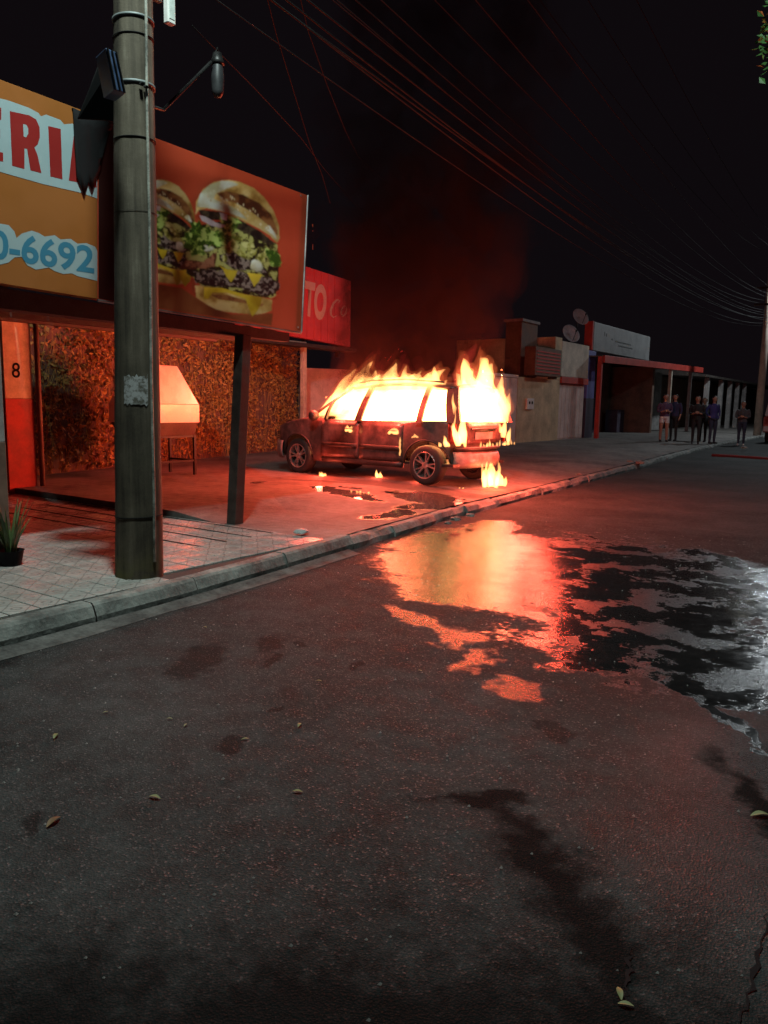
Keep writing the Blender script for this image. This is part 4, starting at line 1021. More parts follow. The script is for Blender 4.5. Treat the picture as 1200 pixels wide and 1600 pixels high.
for i in range(20): a = U(0, 6.28); d_ = U(0, .27); c = cl(-.74, -.02, .0) + Vector((math.cos(a)*d_*.7, math.sin(a)*d_*1.3, -.02)); tongue(q, c, c+Vector((U(-.03, .03), U(-.03, .03), U(.10, .46))), U(.04, .08), .35)
f4 = flames('ground_fire', q, 'largest ground fire, burning under the rear bumper of the car', .014, .02, M_fl2, group=smallg)
fire_light(f4, cl(-1.0, .05, .3), 90, .12)
def small_fire(px, z, label, spread, h, n, r_=.03, power=14, dz=0):
    g_ = gp(px[0], px[1], z) if dz == 0 else None
    q = MB()
    for i in range(n):
        c = g_ + Vector((U(-1, 1)*spread[0], U(-1, 1)*spread[1], -.01)); tongue(q, c, c+Vector((U(-.02, .02), U(-.02, .02), U(.4, 1)*h)), r_*U(.7, 1.2), .3)
    o_ = flames('ground_fire', q, label, .011, .012, M_fl2, group=smallg); fire_light(o_, g_+Vector((.04, -.1, .12)), power, .06); return o_
small_fire((502, 744), LOTZ, 'small flame on the ground just behind the front wheel', (.06, .04), .10, 5, .04)
small_fire((592, 746), LOTZ, 'small square-looking flame under the middle of the car sill', (.06, .03), .18, 6, .04)
small_fire((655, 752), LOTZ, 'flame dripping to the ground in front of the rear wheel', (.06, .03), .26, 7, .028)
small_fire((563, 769), LOTZ, 'burning strip of trim lying on the concrete beside the car', (.16, .015), .05, 9, .022)
small_fire((720, 763), LOTZ, 'tiny flame on the ground behind the rear wheel', (.05, .02), .05, 4, .02, 5)
for hx, nm in ((1.46, 'front'), (.57, 'rear')):
    q = MB(); c = cl(hx, side_y(hx, .80, 1, .03), .79)
    for i in range(4): tongue(q, c+Vector((U(-.09, .09), -.01, -.04)), c+Vector((U(-.09, .09), -.01, U(.05, .09))), .042, .2)
    flames('handle_flame', q, 'flame glowing round the melted %s door handle of the car' % nm, .011, .01, M_fl2, group=smallg)
q = MB(); c = cl(.42, side_y(.45, .6, 1, .03), .42)
for i in range(5): tongue(q, c+Vector((U(-.015, .015), -.01, .05*i)), c+Vector((U(-.02, .02), -.01, .05*i+.12)), .025, .2)
flames('arch_flame', q, 'thin upright flame on the rear door edge above the rear wheel arch', .011, .012, M_fl2, group=smallg)
q = MB(); c = cl(.18, side_y(.18, .74, 1, .02), .71)
for i in range(5): tongue(q, c+Vector((U(-.1, .1), -.01, 0)), c+Vector((U(-.1, .1), -.01, U(.04, .09))), .022, .2)
flames('arch_flame', q, 'low flame along the top of the rear wheel arch', .011, .01, M_fl2, group=smallg)
# faint red upper fringe where the flames tear off into the smoke
q = MB()
for i in range(12): x = U(-.4, 1.9); y_ = U(-.3, .5); tongue(q, cl(x, y_, 1.3), cl(x-U(.0, .35), y_, U(1.75, 2.25)), U(.20, .34), .35)
flames('upper_fire', q, 'faint red flame tips tearing off above the car roof', .035, .12, M_fl3)

# ------------------------------------------------------------------ smoke
def smoke_mat():
    t = NT(bpy.data.materials.new('black_smoke')); tc = t.n('ShaderNodeTexCoord').outputs['Object']
    sp_ = t.n('ShaderNodeSeparateXYZ'); t.l(tc, sp_.inputs[0]); z = sp_.outputs[2]
    nz = t.n('ShaderNodeTexNoise'); nz.inputs['Scale'].default_value = .95; nz.inputs['Detail'].default_value = 4; t.l(tc, nz.inputs['Vector'])
    w = t.n('ShaderNodeVectorMath', operation='SUBTRACT'); t.l(nz.outputs['Color'], w.inputs[0]); w.inputs[1].default_value = (.5, .5, .5)
    w2 = t.n('ShaderNodeVectorMath', operation='SCALE'); t.l(w.outputs[0], w2.inputs[0]); w2.inputs['Scale'].default_value = 2.3
    pw = t.n('ShaderNodeVectorMath', operation='ADD'); t.l(tc, pw.inputs[0]); t.l(w2.outputs[0], pw.inputs[1])
    s2 = t.n('ShaderNodeSeparateXYZ'); t.l(pw.outputs[0], s2.inputs[0])
    lean = t.math('MULTIPLY', z, .10)
    rx = t.math('SUBTRACT', s2.outputs[0], lean); ry = s2.outputs[1]
    wid = t.math('ADD', t.math('MULTIPLY', z, .12), 1.42)
    rr = t.math('DIVIDE', t.math('SQRT', t.math('ADD', t.math('MULTIPLY', rx, rx), t.math('MULTIPLY', t.math('MULTIPLY', ry, ry), 1.9))), wid)
    rad = t.maprange(rr, .70, 1.05, 1.0, 0.0)
    hz = t.maprange(z, -.50, .25, 0.0, 1.0); ht = t.maprange(z, .6, 3.6, 1.0, .05); hend = t.maprange(z, 5.5, 7.5, 1.0, 0.0)
    n2 = t.maprange(t.noise(pw.outputs[0], 1.7, 4, .6), .40, .60, .03, 1.5)
    d = t.math('MULTIPLY', t.math('MULTIPLY', t.math('MULTIPLY', rad, hz), t.math('MULTIPLY', ht, hend)), n2)
    v = t.n('ShaderNodeVolumePrincipled'); v.inputs['Color'].default_value = (.021, .014, .013, 1); v.inputs['Anisotropy'].default_value = .2
    t.l(t.math('MULTIPLY', d, 9.0), v.inputs['Density']); t.l(v.outputs[0], t.out.inputs['Volume']); return t.m
SM0 = cl(1.0, -.15, 1.62)
q = MB().lathe([(.01, -.55), (2.2, -.5), (2.5, 2), (2.9, 5), (3.1, 7.4), (.01, 7.6)], (0, 0, 0), 'z', 24)
sm = q.build('smoke', smoke_mat()); sm.location = SM0; tag(sm, 'dark smoke column rising from the burning car', 'smoke', kind='stuff')

# ------------------------------------------------------------------ buildings down the street
FX = -11.0
def fo(u, v, x=FX): return op(u, v, 0, x)
def fbox(name, u0, u1, z0, z1, x0, x1, m, parent, bevel=.01):
    """block whose front face (at x1) runs between two photo columns u0..u1"""
    y0 = fo(u0, 640, x1).y; y1 = fo(u1, 640, x1).y
    return MB().box((x0, y0, z0), (x1, y1, z1)).build(name, m, parent, bevel=bevel)
A, B_ = Vector((-13.5, 15.4, 0)), Vector((-11.25, 20.0, 0)); d = (B_-A).normalized(); nn = Vector((-d.y, d.x, 0))*.18
tag(MB().hexa([A+Vector((0,0,.1)), B_+Vector((0,0,.1)), B_+nn+Vector((0,0,.1)), A+nn+Vector((0,0,.1))], [A+Vector((0,0,2.3)), B_+Vector((0,0,2.3)), B_+nn+Vector((0,0,2.3)), A+nn+Vector((0,0,2.3))]).build('boundary_wall', M_pink, bevel=.01), 'pale plaster boundary wall directly behind the flames', 'wall')
# board gate
r = empty('board_gate', (0,0,0)); tag(r, 'pale vertical board gate just right of the burning car', 'gate')
y0 = 20.1; y1 = fo(807, 640).y
nb = 11
for i in range(nb):
    a = y0 + (y1-y0)*i/nb; MB().box((FX-.06, a, .2), (FX+.004*(i % 2), a+(y1-y0)/nb-.012, 2.3)).build('board', M_pink, r, bevel=.004)
MB().box((FX-.1, y0, 2.31), (FX+.03, y1, 2.40)).build('top_rail', M_pink, r, bevel=.005)
# yellow house
r = empty('yellow_house', (0,0,0)); tag(r, 'low ochre-yellow house front with flat beige parapet and garage door', 'house')
yA, yB, yC = y1+.02, fo(873, 640).y, fo(915, 640).y
MB().box((FX-4, yA, .15), (FX, yB, 2.35)).build('wall', M_yel, r, bevel=.01)
MB().box((FX-4, yB+.005, 2.5), (FX+.02, yC, 3.75)).build('parapet', M_cream, r, bevel=.015)
MB().box((FX-4, yB-.6, 2.36), (FX+.01, yB, 3.85)).build('parapet_end', M_yel, r, bevel=.015)
gd = MB().box((FX-.3, yB+.01, .2), (FX-.10, yC-.02, 2.25)).build('garage_door', M_pink, r)
for i in range(7): a = yB+.06+(yC-yB-.14)*i/7; MB().box((FX-.099, a, .25), (FX-.075, a+(yC-yB-.14)/7-.03, 2.22)).build('panel', M_pink, gd, bevel=.004)
MB().box((FX-.3, yB+.006, 2.26), (FX+.06, yC-.01, 2.49)).build('lintel', M_red, r, bevel=.01)
yp = fo(925, 640).y
MB().box((FX-4, yB+.01, .15), (FX-.31, yp, 2.49)).build('rear_wall', M_cream, r)
# meter box
c = fo(826, 632); r2 = empty('meter_box', (FX+.0, c.y, c.z)); tag(r2, 'small white meter box with two dark dials on the ochre wall', 'meter box')
MB().box((.004, -.28, -.16), (.07, .28, .2)).build('case', M_white, r2, bevel=.01)
for dy in (-.09, .12): MB().lathe([(.05, 0), (.05, .01), (.001, .012)], (.07, dy, .06), 'x', 12).build('dial', M_black, r2)
# things on its roof
c = fo(841, 572); r2 = empty('air_conditioner', (0,0,0)); tag(r2, 'reddish boxed air conditioner fixed above the ochre wall', 'air conditioner')
y0_, y1_ = fo(821, 570).y, fo(862, 570).y
MB().box((FX-.05, y0_, 2.42), (FX+.35, y1_, 3.35)).build('case', M_brown, r2, bevel=.02)
for i in range(7): MB().box((FX+.352, y0_+.1, 2.52+.11*i), (FX+.37, y1_-.1, 2.56+.11*i)).build('louvre', M_red, r2)
MB().box((FX-.02, y0_+.2, 2.36), (FX+.3, y0_+.26, 2.418)).build('bracket', M_dark, r2); MB().box((FX-.02, y1_-.26, 2.36), (FX+.3, y1_-.2, 2.418)).build('bracket', M_dark, r2)
y0_, y1_ = fo(815, 520, FX-.6).y, fo(840, 520, FX-.6).y; zA, zB = fo(828, 548, FX-.6).z, fo(828, 505, FX-.6).z
r2 = empty('chimney_stack', (0,0,0)); tag(r2, 'square rendered chimney stack behind the reddish air conditioner', 'chimney')
MB().box((FX-1.2, y0_, 2.36), (FX-.6, y1_, zB)).build('stack', M_brown, r2, bevel=.015); MB().box((FX-1.26, y0_-.06, zB+.004), (FX-.54, y1_+.06, zB+.10)).build('cap', M_grey, r2, bevel=.01)
for ym in (yA+.9, yA+1.9): MB().box((FX-.9, ym, 3.0), (FX-.8, ym+.08, 3.02)).build('tie', M_dark, r2)
# satellite dishes
for (u, v, rr, lab) in ((905, 497, .36, 'upper grey satellite dish on a tall mast above the flat parapet'), (890, 523, .38, 'lower grey satellite dish standing right on the flat parapet')):
    c = op(u, v, 0, FX-.5); r2 = empty('satellite_dish', c); tag(r2, lab, 'satellite dish', 'satellite dishes on the roof')
    q = MB(); dirv = Vector((.75, -.45, .45)).normalized(); s_ = dirv.cross(Vector((0,0,1))).normalized(); u_ = s_.cross(dirv)
    for i in range(6):
        f = i/5
        for j in range(20):
            t = 2*math.pi*j/20; q.v.append(tuple(dirv*(.10*f*f) + s_*(rr*f*math.cos(t)+.0001*i) + u_*(rr*f*math.sin(t))))
    for i in range(5):
        for j in range(20): q.f.append((i*20+j, i*20+(j+1)%20, (i+1)*20+(j+1)%20, (i+1)*20+j)); q.m.append(0)
    q.build('dish', mat('dish_grey', (.42, .41, .42), .6), r2, True, solid=.012)
    MB().tube([dirv*.02-u_*rr*.9, dirv*.42-u_*.08], .012, 6).build('feed_arm', M_dark, r2); MB().tube([dirv*.38-u_*.09, dirv*.46-u_*.07], .03, 8).build('receiver', M_dark, r2)
    MB().tube([dirv*-.03, dirv*-.12, Vector((dirv.x*-.12, dirv.y*-.12, 3.74-c.z))], .025, 8).build('mast', M_dark, r2)
# shop with white fascia board and red canopy
M_board = mat('dull_white_board', (.27, .28, .28), .6, var=.2, scale=2)
r = empty('shop', (0,0,0)); tag(r, 'shop with white board above a red canopy edge on posts', 'shop')
ys0 = fo(921, 640).y+.05; ys1 = fo(1016, 530).y; yE = 45.5
MB().box((FX-.3, ys0, 3.62), (FX, ys1, 4.72)).build('fascia_board', M_board, r, bevel=.02)
M_faint = flatmat('faded_grey_print', (.12, .13, .13))
for (a, b_, zz, w) in ((.16, .17, 4.35, .16), (.19, .20, 4.33, .14), (.28, .30, 4.2, .07), (.34, .62, 4.15, .05), (.40, .66, 4.0, .05)):
    MB().box((FX+.001, ys0+(ys1-ys0)*a, zz-w/2), (FX+.006, ys0+(ys1-ys0)*b_, zz+w/2)).build('faded_marking', M_faint, r)
MB().box((FX-.35, ys0-.1, 3.62), (FX-.02, ys0-.004, 4.74)).build('board_end', M_red, r, bevel=.01)
MB().hexa([(FX+.6, ys0-.3, 3.12), (FX+.6, yE, 3.40), (FX+.52, yE, 3.40), (FX+.52, ys0-.3, 3.12)], [(FX+.6, ys0-.3, 3.40), (FX+.6, yE, 3.68), (FX+.52, yE, 3.68), (FX+.52, ys0-.3, 3.40)]).build('canopy_edge', M_red, r, bevel=.01)
MB().hexa([(FX-2.2, ys0-.3, 3.42), (FX+.51, ys0-.3, 3.34), (FX+.51, yE, 3.60), (FX-2.2, yE, 3.62)], [(FX-2.2, ys0-.3, 3.5), (FX+.51, ys0-.3, 3.39), (FX+.51, yE, 3.66), (FX-2.2, yE, 3.7)]).build('canopy_roof', M_roof, r)
MB().box((FX-2.6, ys0, .15), (FX-2.2, yE, 3.6)).build('back_wall', M_brown, r)
fbox('pilaster', 915, 927, .15, 1.75, FX-.5, FX-.02, M_navy, r); fbox('pilaster', 915.2, 926.8, 1.752, 3.6, FX-.5, FX-.03, M_blue, r)
for (u, m, w) in ((934, M_red, .16), (1044, M_cream, .15), (1075, M_grey, .16)):
    p = fo(u, 640, FX+.45); MB().box((FX+.45-w/2, p.y-w/2, .2), (FX+.45+w/2, p.y+w/2, 3.35)).build('post', m, r, bevel=.01)
dr = MB().box((FX-2.19, 33.2, .2), (FX-2.13, 34.3, 2.4)).build('door', M_blue, r, bevel=.01); MB().box((FX-2.128, 33.3, .3), (FX-2.12, 34.2, 2.3)).build('pane', M_pink, dr)
MB().box((FX-2.19, 35.2, .2), (FX-2.0, 36.8, 1.8)).build('shutter_door', M_navy, r, bevel=.01)
MB().box((FX-2.19, 38.5, .2), (FX-.1, 38.8, 3.4)).build('partition', M_brown, r); MB().box((FX-2.19, 38.81, .2), (FX-1.6, yE, 3.4)).build('inner_wall', M_grey, r)
# plain crates beside the shop door
tag(MB().box((FX-1.9, 37.2, .2), (FX-1.3, 38.2, 1.3)).build('shop_counter', M_navy, bevel=.02), 'dark counter standing inside the open shop front', 'counter')
# further colonnade
r = empty('arcade_house', (0,0,0)); tag(r, 'dim long house with pale veranda columns beyond the shop', 'house')
MB().box((FX-4, 46, .15), (FX-2.2, 80, 3.3)).build('wall', M_brown, r); MB().hexa([(FX-4.5, 45.8, 3.5), (FX+.7, 45.8, 3.2), (FX+.7, 80, 3.2), (FX-4.5, 80, 3.5)], [(FX-4.5, 45.8, 4.1), (FX+.7, 45.8, 3.32), (FX+.7, 80, 3.32), (FX-4.5, 80, 4.1)]).build('roof', M_roof, r)
for u in (1101, 1123, 1137, 1149, 1160):
    p = fo(u, 640, FX+.4); MB().box((FX+.3, p.y-.14, .15), (FX+.55, p.y+.14, 3.2)).build('column', M_grey, r, bevel=.01)
for yy_ in (50, 58, 66): w_ = MB().box((FX-2.2, yy_, 1.0), (FX-2.12, yy_+1.4, 2.2)).build('window', M_cream, r); MB().box((FX-2.119, yy_+.08, 1.08), (FX-2.11, yy_+1.32, 2.12)).build('pane', M_black, w_)

# far street lamp pole
FB = Vector((-7.0, 43.0, .13))
r = empty('far_lamp_pole', (0,0,0)); tag(r, 'slender pale lamp pole at the far end of the street, right edge', 'pole')
MB().tube([FB, FB+Vector((0, 0, 5)), FB+Vector((.0, 0, 9.6))], [.19, .16, .12], 14).build('shaft', M_cream, r, True)
FT = FB + Vector((1.7, -.1, 9.55)); MB().tube([FB+Vector((0, 0, 8.9)), FB+Vector((.8, 0, 9.45)), FT], .035, 8).build('lamp_arm', M_steel, r, True)
for z in (6.6, 7.4): MB().box((FB.x-.6, FB.y-.24, z-.05), (FB.x+.6, FB.y-.16, z+.05)).build('cross_arm', M_wood, r)
street_lamp_head(r, FT, (1, 0, 0), FAR_W, FAR_COL, .2)

# lamp pole on the near side of the street, just outside the right edge
NB = Vector((0.3, 25.0, 0.0)); r = empty('roadside_lamp_pole', (0,0,0)); tag(r, 'concrete lamp pole on the right-hand side of the street', 'pole')
MB().tube([NB, NB+Vector((0, 0, 4)), NB+Vector((0, 0, 7.8))], [.17, .14, .11], 14).build('shaft', M_polest, r, True)
NTp = NB + Vector((-2.3, 0, 7.45)); MB().tube([NB+Vector((0, 0, 6.6)), NB+Vector((-1.5, 0, 7.25)), NTp], .035, 8).build('lamp_arm', M_steel, r, True)
street_lamp_head(r, NTp, (-1, 0, 0), SIDE_W, FAR_COL, .18)

# ------------------------------------------------------------------ overhead cables
def cable(name, a, b_, sag, rad, label, group, n=36):
    a, b_ = Vector(a), Vector(b_); P = [a.lerp(b_, i/n) + Vector((0, 0, -sag*4*(i/n)*(1-i/n))) for i in range(n+1)]
    return tag(MB().tube(P, rad, 5).build(name, M_rub, None, True), label, 'cable', group)
for i in range(7):
    z = 4.62 + .10*i + U(-.03, .03); cable('overhead_cable', pole_c(z)+Vector((U(-.25, .1), .12, 0)), (FB.x+U(-.2, .2), FB.y, 5.6+.12*i), U(.55, .85), U(.004, .009), 'thin cable of the lowest bundle running from the near pole to the far lamp pole', 'low cable bundle')
for i in range(5):
    z = 5.6 + .12*i; cable('overhead_cable', pole_c(z)+Vector((-.5+.35*i, -.18, 0)), (FB.x-.4+.2*i, FB.y, 6.7+.12*i), U(.5, .8), U(.004, .006), 'thin cable of the middle bundle strung between the two poles', 'middle cable bundle')
for i in range(3):
    cable('overhead_cable', pole_c(8.55)+Vector((-.75+.75*i, -.18, .05)), (FB.x-.55+.55*i, FB.y, 9.3),   .9, .006, 'thin power line strung highest between the two poles', 'top power lines')
def drop(pxs, label, rad=.0045):
    P = []
    for i, (u, v, x) in enumerate(pxs): P.append(op(u, v, 0, x))
    Q = []
    for a, b_ in zip(P, P[1:]):
        for j in range(6): Q.append(a.lerp(b_, j/6))
    Q.append(P[-1]); tag(MB().tube(Q, rad, 5).build('service_drop', M_rub, None, True), label, 'cable', 'service drop cables')
drop([(408, -40, -5.0), (432, 55, -5.6), (458, 140, -6.2), (484, 225, -6.9), (504, 275, -7.4), (516, 318, -8.0)], 'service cable falling steeply just right of the burger sign, left one of two')
drop([(460, -40, -5.0), (482, 50, -5.6), (510, 130, -6.2), (540, 205, -6.9), (560, 245, -7.6), (660, 338, -9.5)], 'service cable falling steeply right of its twin above the burning car')
drop([(300, 40, -5.0), (395, 135, -5.8), (470, 215, -6.8), (505, 262, -7.4), (560, 325, -8.6), (620, 395, -10.2)], 'slanting service cable crossing both steep ones towards the smoke')

# ------------------------------------------------------------------ onlookers
def person(loc, rz_, h, cols, label, pose=0, shorts=False):
    """one continuous remeshed body; cols = (skin, top, legs, shoe, hair)"""
    k = h/1.75; q = MB()
    def T(P, R_): q.tube([Vector(p)*k for p in P], [x*k for x in R_], 10)
    sw = .03 if pose == 2 else 0
    for s in (1, -1):
        ft = .06*s*(1 if pose == 1 else 0)
        T([(0, .085*s, .93), (.01+ft*.4, .095*s, .70), (.015+ft*.6, .10*s, .50), (0+ft, .10*s, .30), (-.01+ft, .10*s, .10), (0+ft, .10*s, .05)], [.095, .082, .058, .055, .042, .045])
        T([(-.05+ft, .10*s, .035), (.06+ft, .105*s, .035), (.16+ft, .11*s, .028)], [.038, .042, .030])
        if pose == 0: arm = [(0, .17*s, 1.42), (-.02, .235*s, 1.28), (-.01, .26*s, 1.12), (.05, .26*s, .98), (.09, .255*s, .88)]
        elif pose == 1: arm = [(0, .17*s, 1.42), (-.03, .24*s, 1.28), (-.04, .25*s, 1.13), (.10, .17*s, 1.10), (.20, .04*s, 1.14)]
        else: arm = [(0, .17*s, 1.42), (-.05, .25*s, 1.29), (-.06, .31*s, 1.15), (.02, .24*s, 1.02), (.07, .17*s, .95)]
        T(arm, [.062, .052, .043, .036, .028])
        w_ = Vector(arm[-1]); d_ = (Vector(arm[-1])-Vector(arm[-2])).normalized(); sd = Vector((0, -s, 0)); ax_ = d_.cross(sd).normalized()
        pm = w_ + d_*.06; T([w_, pm], [.028, .036])
        for j, ln in enumerate((.060, .072, .068, .052)):
            b0 = pm + ax_*(.030-.02*j); T([b0, b0+d_*ln*.55+sd*.004, b0+d_*ln*.95+sd*.016], [.012, .011, .009])
        T([w_+d_*.015+ax_*.025, w_+d_*.045+ax_*.052, w_+d_*.075+ax_*.055], [.013, .012, .010])
    T([(0, 0, .86), (0, 0, .97), (-.005, 0, 1.12), (0, 0, 1.28), (-.005, 0, 1.40), (-.01, 0, 1.48), (-.005, 0, 1.55)], [.12, .135, .118, .135, .125, .06, .055])
    T([(0, .09, .95), (0, .10, 1.10), (.0, .11, 1.28), (0, .12, 1.40)], [.085, .07, .085, .07]); T([(0, -.09, .95), (0, -.10, 1.10), (0, -.11, 1.28), (0, -.12, 1.40)], [.085, .07, .085, .07])
    T([(-.005, 0, 1.53), (.008, 0, 1.57), (.012, 0, 1.64), (.0, 0, 1.70), (-.005, 0, 1.74)], [.052, .072, .090, .085, .04])
    T([(.085, 0, 1.645), (.112, 0, 1.625)], [.016, .017]); T([(.08, 0, 1.595), (.092, 0, 1.59)], [.024, .016])
    for s in (1, -1): T([(-.005, .085*s, 1.66), (0, .10*s, 1.635)], [.016, .014])
    o_ = q.build('person', list(cols[:4]), None, True); rm = o_.modifiers.new('r', 'REMESH'); rm.mode = 'VOXEL'; rm.voxel_size = .016; sm_ = o_.modifiers.new('s', 'SMOOTH'); sm_.iterations = 2
    bake(o_); me = o_.data; me.materials.clear()
    for m in cols[:4]: me.materials.append(m)
    hem = .80 if shorts else 0
    for p in me.polygons:
        c = p.center/k; p.use_smooth = True
        if c.z < .075: i = 3
        elif c.z < .94 and abs(c.y) < .21: i = 2 if (not shorts or c.z > .70) else 0
        elif c.z > 1.475: i = 0
        elif abs(c.y) > .19 and (c.z < 1.02): i = 0
        elif pose == 1 and c.x > .13: i = 0
        else: i = 1
        p.material_index = i
    o_.location = loc; o_.rotation_euler = (0, 0, rz_)
    hq = MB().grid(lambda u, v: tuple(Vector((-.012 + .098*math.cos(2*math.pi*u)*math.sin(math.pi*.62*v) - .012*v, .096*math.sin(2*math.pi*u)*math.sin(math.pi*.62*v), 1.655 + .104*math.cos(math.pi*.62*v) - (.02 if math.cos(2*math.pi*u) < .3 else -.035)*v*v))*k), 20, 9, loop=True)
    hq.build('hair', cols[4], o_, True, solid=.01)
    for s in (1, -1): MB().lathe([(.010*k, 0), (.008*k, .005*k), (.001, .007*k)], (.092*k, .034*s*k, 1.655*k), 'x', 8).build('eye', M_black, o_)
    return tag(o_, label, 'person', 'onlookers on the pavement')
def cloth(n, c): return mat(n, c, .85, var=.25, scale=9, bump=.3, bscale=80)
SK = mat('skin', (.36, .19, .13), .55, var=.1, bump=.05); HR = mat('dark_hair', (.012, .009, .008), .5, bump=.3); SHO = cloth('dark_shoe', (.03, .03, .035)); WSH = cloth('white_shoe', (.6, .6, .6))
NAVY = cloth('navy_cloth', (.035, .03, .085)); BLK = cloth('black_cloth', (.018, .017, .018)); WHT = cloth('white_cloth', (.70, .68, .66)); BLU = cloth('blue_cloth', (.05, .04, .17)); GRY = cloth('grey_cloth', (.09, .085, .09)); JNS = cloth('jeans', (.035, .04, .07)); STR = cloth('mauve_cloth', (.10, .06, .12))
def pg(u, v): g_ = gp(u, v, .2); g_.z = lotz(g_.x, g_.y)+.0; return g_
def face(p): return math.atan2(CAR0.y-p.y, CAR0.x-p.x)
for (u, v, h, cols, lab, pose, sh, dr_) in (
    (1036, 690, 1.72, (SK, STR, WHT, SHO, HR), 'person in white shorts and dark top standing by the shop posts', 1, True, .4),
    (1051, 689, 1.74, (SK, NAVY, BLK, SHO, HR), 'person in navy top right beside the one in white shorts', 0, False, -.3),
    (1086, 691, 1.74, (SK, BLK, BLK, SHO, HR), 'person all in black left of the one in the blue jacket', 1, False, .2),
    (1112, 690, 1.78, (SK, BLU, JNS, SHO, HR), 'person in blue jacket and jeans with hands low', 2, False, .9),
    (1097, 688, 1.70, (SK, GRY, BLK, SHO, HR), 'person in dark grey half hidden behind the blue jacket', 0, False, -.2),
    (1157, 692, 1.74, (SK, GRY, JNS, WSH, HR), 'rightmost person, in grey top and pale shoes, near the far pole', 1, False, .1)):
    p = pg(u, v)
    if u == 1157: p = gp(u, 696, 0.0) if p.x > kx(p.y) else p
    person(p, face(p)+dr_, h, cols, lab, pose, sh)

# ------------------------------------------------------------------ parked van at the right edge
vp = gp(1189, 692, 0.0)
r = empty('parked_van', vp, math.radians(88)); tag(r, 'red and white van parked down the street, cut off by the right edge', 'van')
MB().grid(lambda u, v: (4.2*u, -.0-1.75*v, .55 + .0), 2, 2).build('floor', M_trim, r)
MV = mat('van_red_paint', (.42, .10, .09), .35, var=.1); MVW = mat('van_white_paint', (.62, .52, .50), .35, var=.1)
MB().box((0, -1.75, .45), (4.3, 0, 1.15)).build('lower_body', MV, r, bevel=.08); MB().hexa([(.04, -1.72, 1.151), (3.2, -1.72, 1.151), (3.2, -.03, 1.151), (.04, -.03, 1.151)], [(.14, -1.6, 1.95), (2.6, -1.6, 1.95), (2.6, -.15, 1.95), (.14, -.15, 1.95)]).build('cabin', MVW, r, bevel=.06)
MB().hexa([(.02, -1.5, 1.28), (.06, -1.5, 1.28), (.06, -.25, 1.28), (.02, -.25, 1.28)], [(.09, -1.42, 1.78), (.13, -1.42, 1.78), (.13, -.33, 1.78), (.09, -.33, 1.78)]).build('rear_window', M_black, r)
MB().box((-.06, -1.7, .5), (-.001, -.05, .72)).build('bumper', MVW, r, bevel=.02)
for yy_ in (-1.62, -.22): MB().box((-.02, yy_-.09, .8), (-.001, yy_+.13, 1.12)).build('tail_light', M_lens, r)
for ax_ in (.8, 3.4):
    for yy_ in (-1.63, -.12):
        w_ = bpy.data.objects.new('wheel', TY); COL.objects.link(w_); w_.parent = r; w_.location = (ax_, yy_, .30); rr_ = bpy.data.objects.new('rim', RI); COL.objects.link(rr_); rr_.parent = w_
# fire hose across the far carriageway
P = [gp(1112, 711.5, .03), gp(1140, 712.5, .03), gp(1170, 714.5, .03), gp(1200, 716.5, .03), gp(1240, 717, .03), gp(1300, 719, .03)]
tag(MB().tube(P, .045, 8).build('fire_hose', mat('hose_red', (.14, .012, .012), .7), None, True), 'red fire hose lying across the road by the right edge', 'hose')

# ------------------------------------------------------------------ tree overhanging from the right, only its tips in view
r = empty('street_tree', (3.6, 9.5, 0)); tag(r, 'street tree whose lit leaf tips hang into the top right corner', 'tree')
MB().tube([(0, 0, 0), (-.1, 0, 1.2), (-.25, -.1, 2.6), (-.7, -.2, 4.0)], [.2, .16, .14, .11], 10).build('trunk', M_bark, r, True)
q = MB(); tips = []
base = op(1191, 66, 1, 8.6); base2 = op(1142, -14, 1, 8.8)
for (tx, ty, tz) in [tuple(base - Vector((3.6, 9.5, 0))), tuple(base2 - Vector((3.6, 9.5, 0)) + Vector((.2, 0, .3))), (-2.6, -.4, 6.6), (-1, .8, 6.8), (.6, .4, 6.9), (1.4, -.6, 6.0), (-.4, -1.4, 6.4), (.9, 1.2, 5.6), (-2.4, .6, 6.9)]:
    A = Vector((-.7, -.2, 4.0)); B = Vector((tx, ty, tz)); mid = A.lerp(B, .5)+Vector((0, 0, .35)); q.tube([A, A.lerp(mid, .5)+Vector((0,0,.1)), mid, mid.lerp(B, .5)+Vector((0,0,.1)), B], [.07, .05, .035, .02, .006], 6); tips.append((B, mid))
q.build('branch', M_bark, r, True)
q = MB()
def leaf(c, s_):
    e1 = Vector((U(-1,1), U(-1,1), U(-1,.4))).normalized(); e2 = e1.cross(Vector((U(-1,1), U(-1,1), U(-1,1)))).normalized(); k = len(q.v); nrm = e1.cross(e2)*.12*s_
    q.v += [tuple(c), tuple(c+e1*s_*.5+e2*s_*.32+nrm), tuple(c+e1*s_*1.1), tuple(c+e1*s_*.5-e2*s_*.32+nrm)]; q.f += [(k, k+1, k+2), (k, k+2, k+3)]; q.m += [0, 0]
for i, (B, mid) in enumerate(tips):
    for j in range(150 if i < 2 else 420):
        f = U(.55, 1.0); sp_ = .15 if i < 2 else .6; c = mid.lerp(B, f) if i > 1 else B; leaf(c + Vector((abs(random.gauss(0, sp_)) if i < 2 else random.gauss(0, sp_), random.gauss(0, sp_), random.gauss(0, sp_*.9))), U(.05, .09))
tag(q.build('crown', M_leaf, r), kind='stuff')

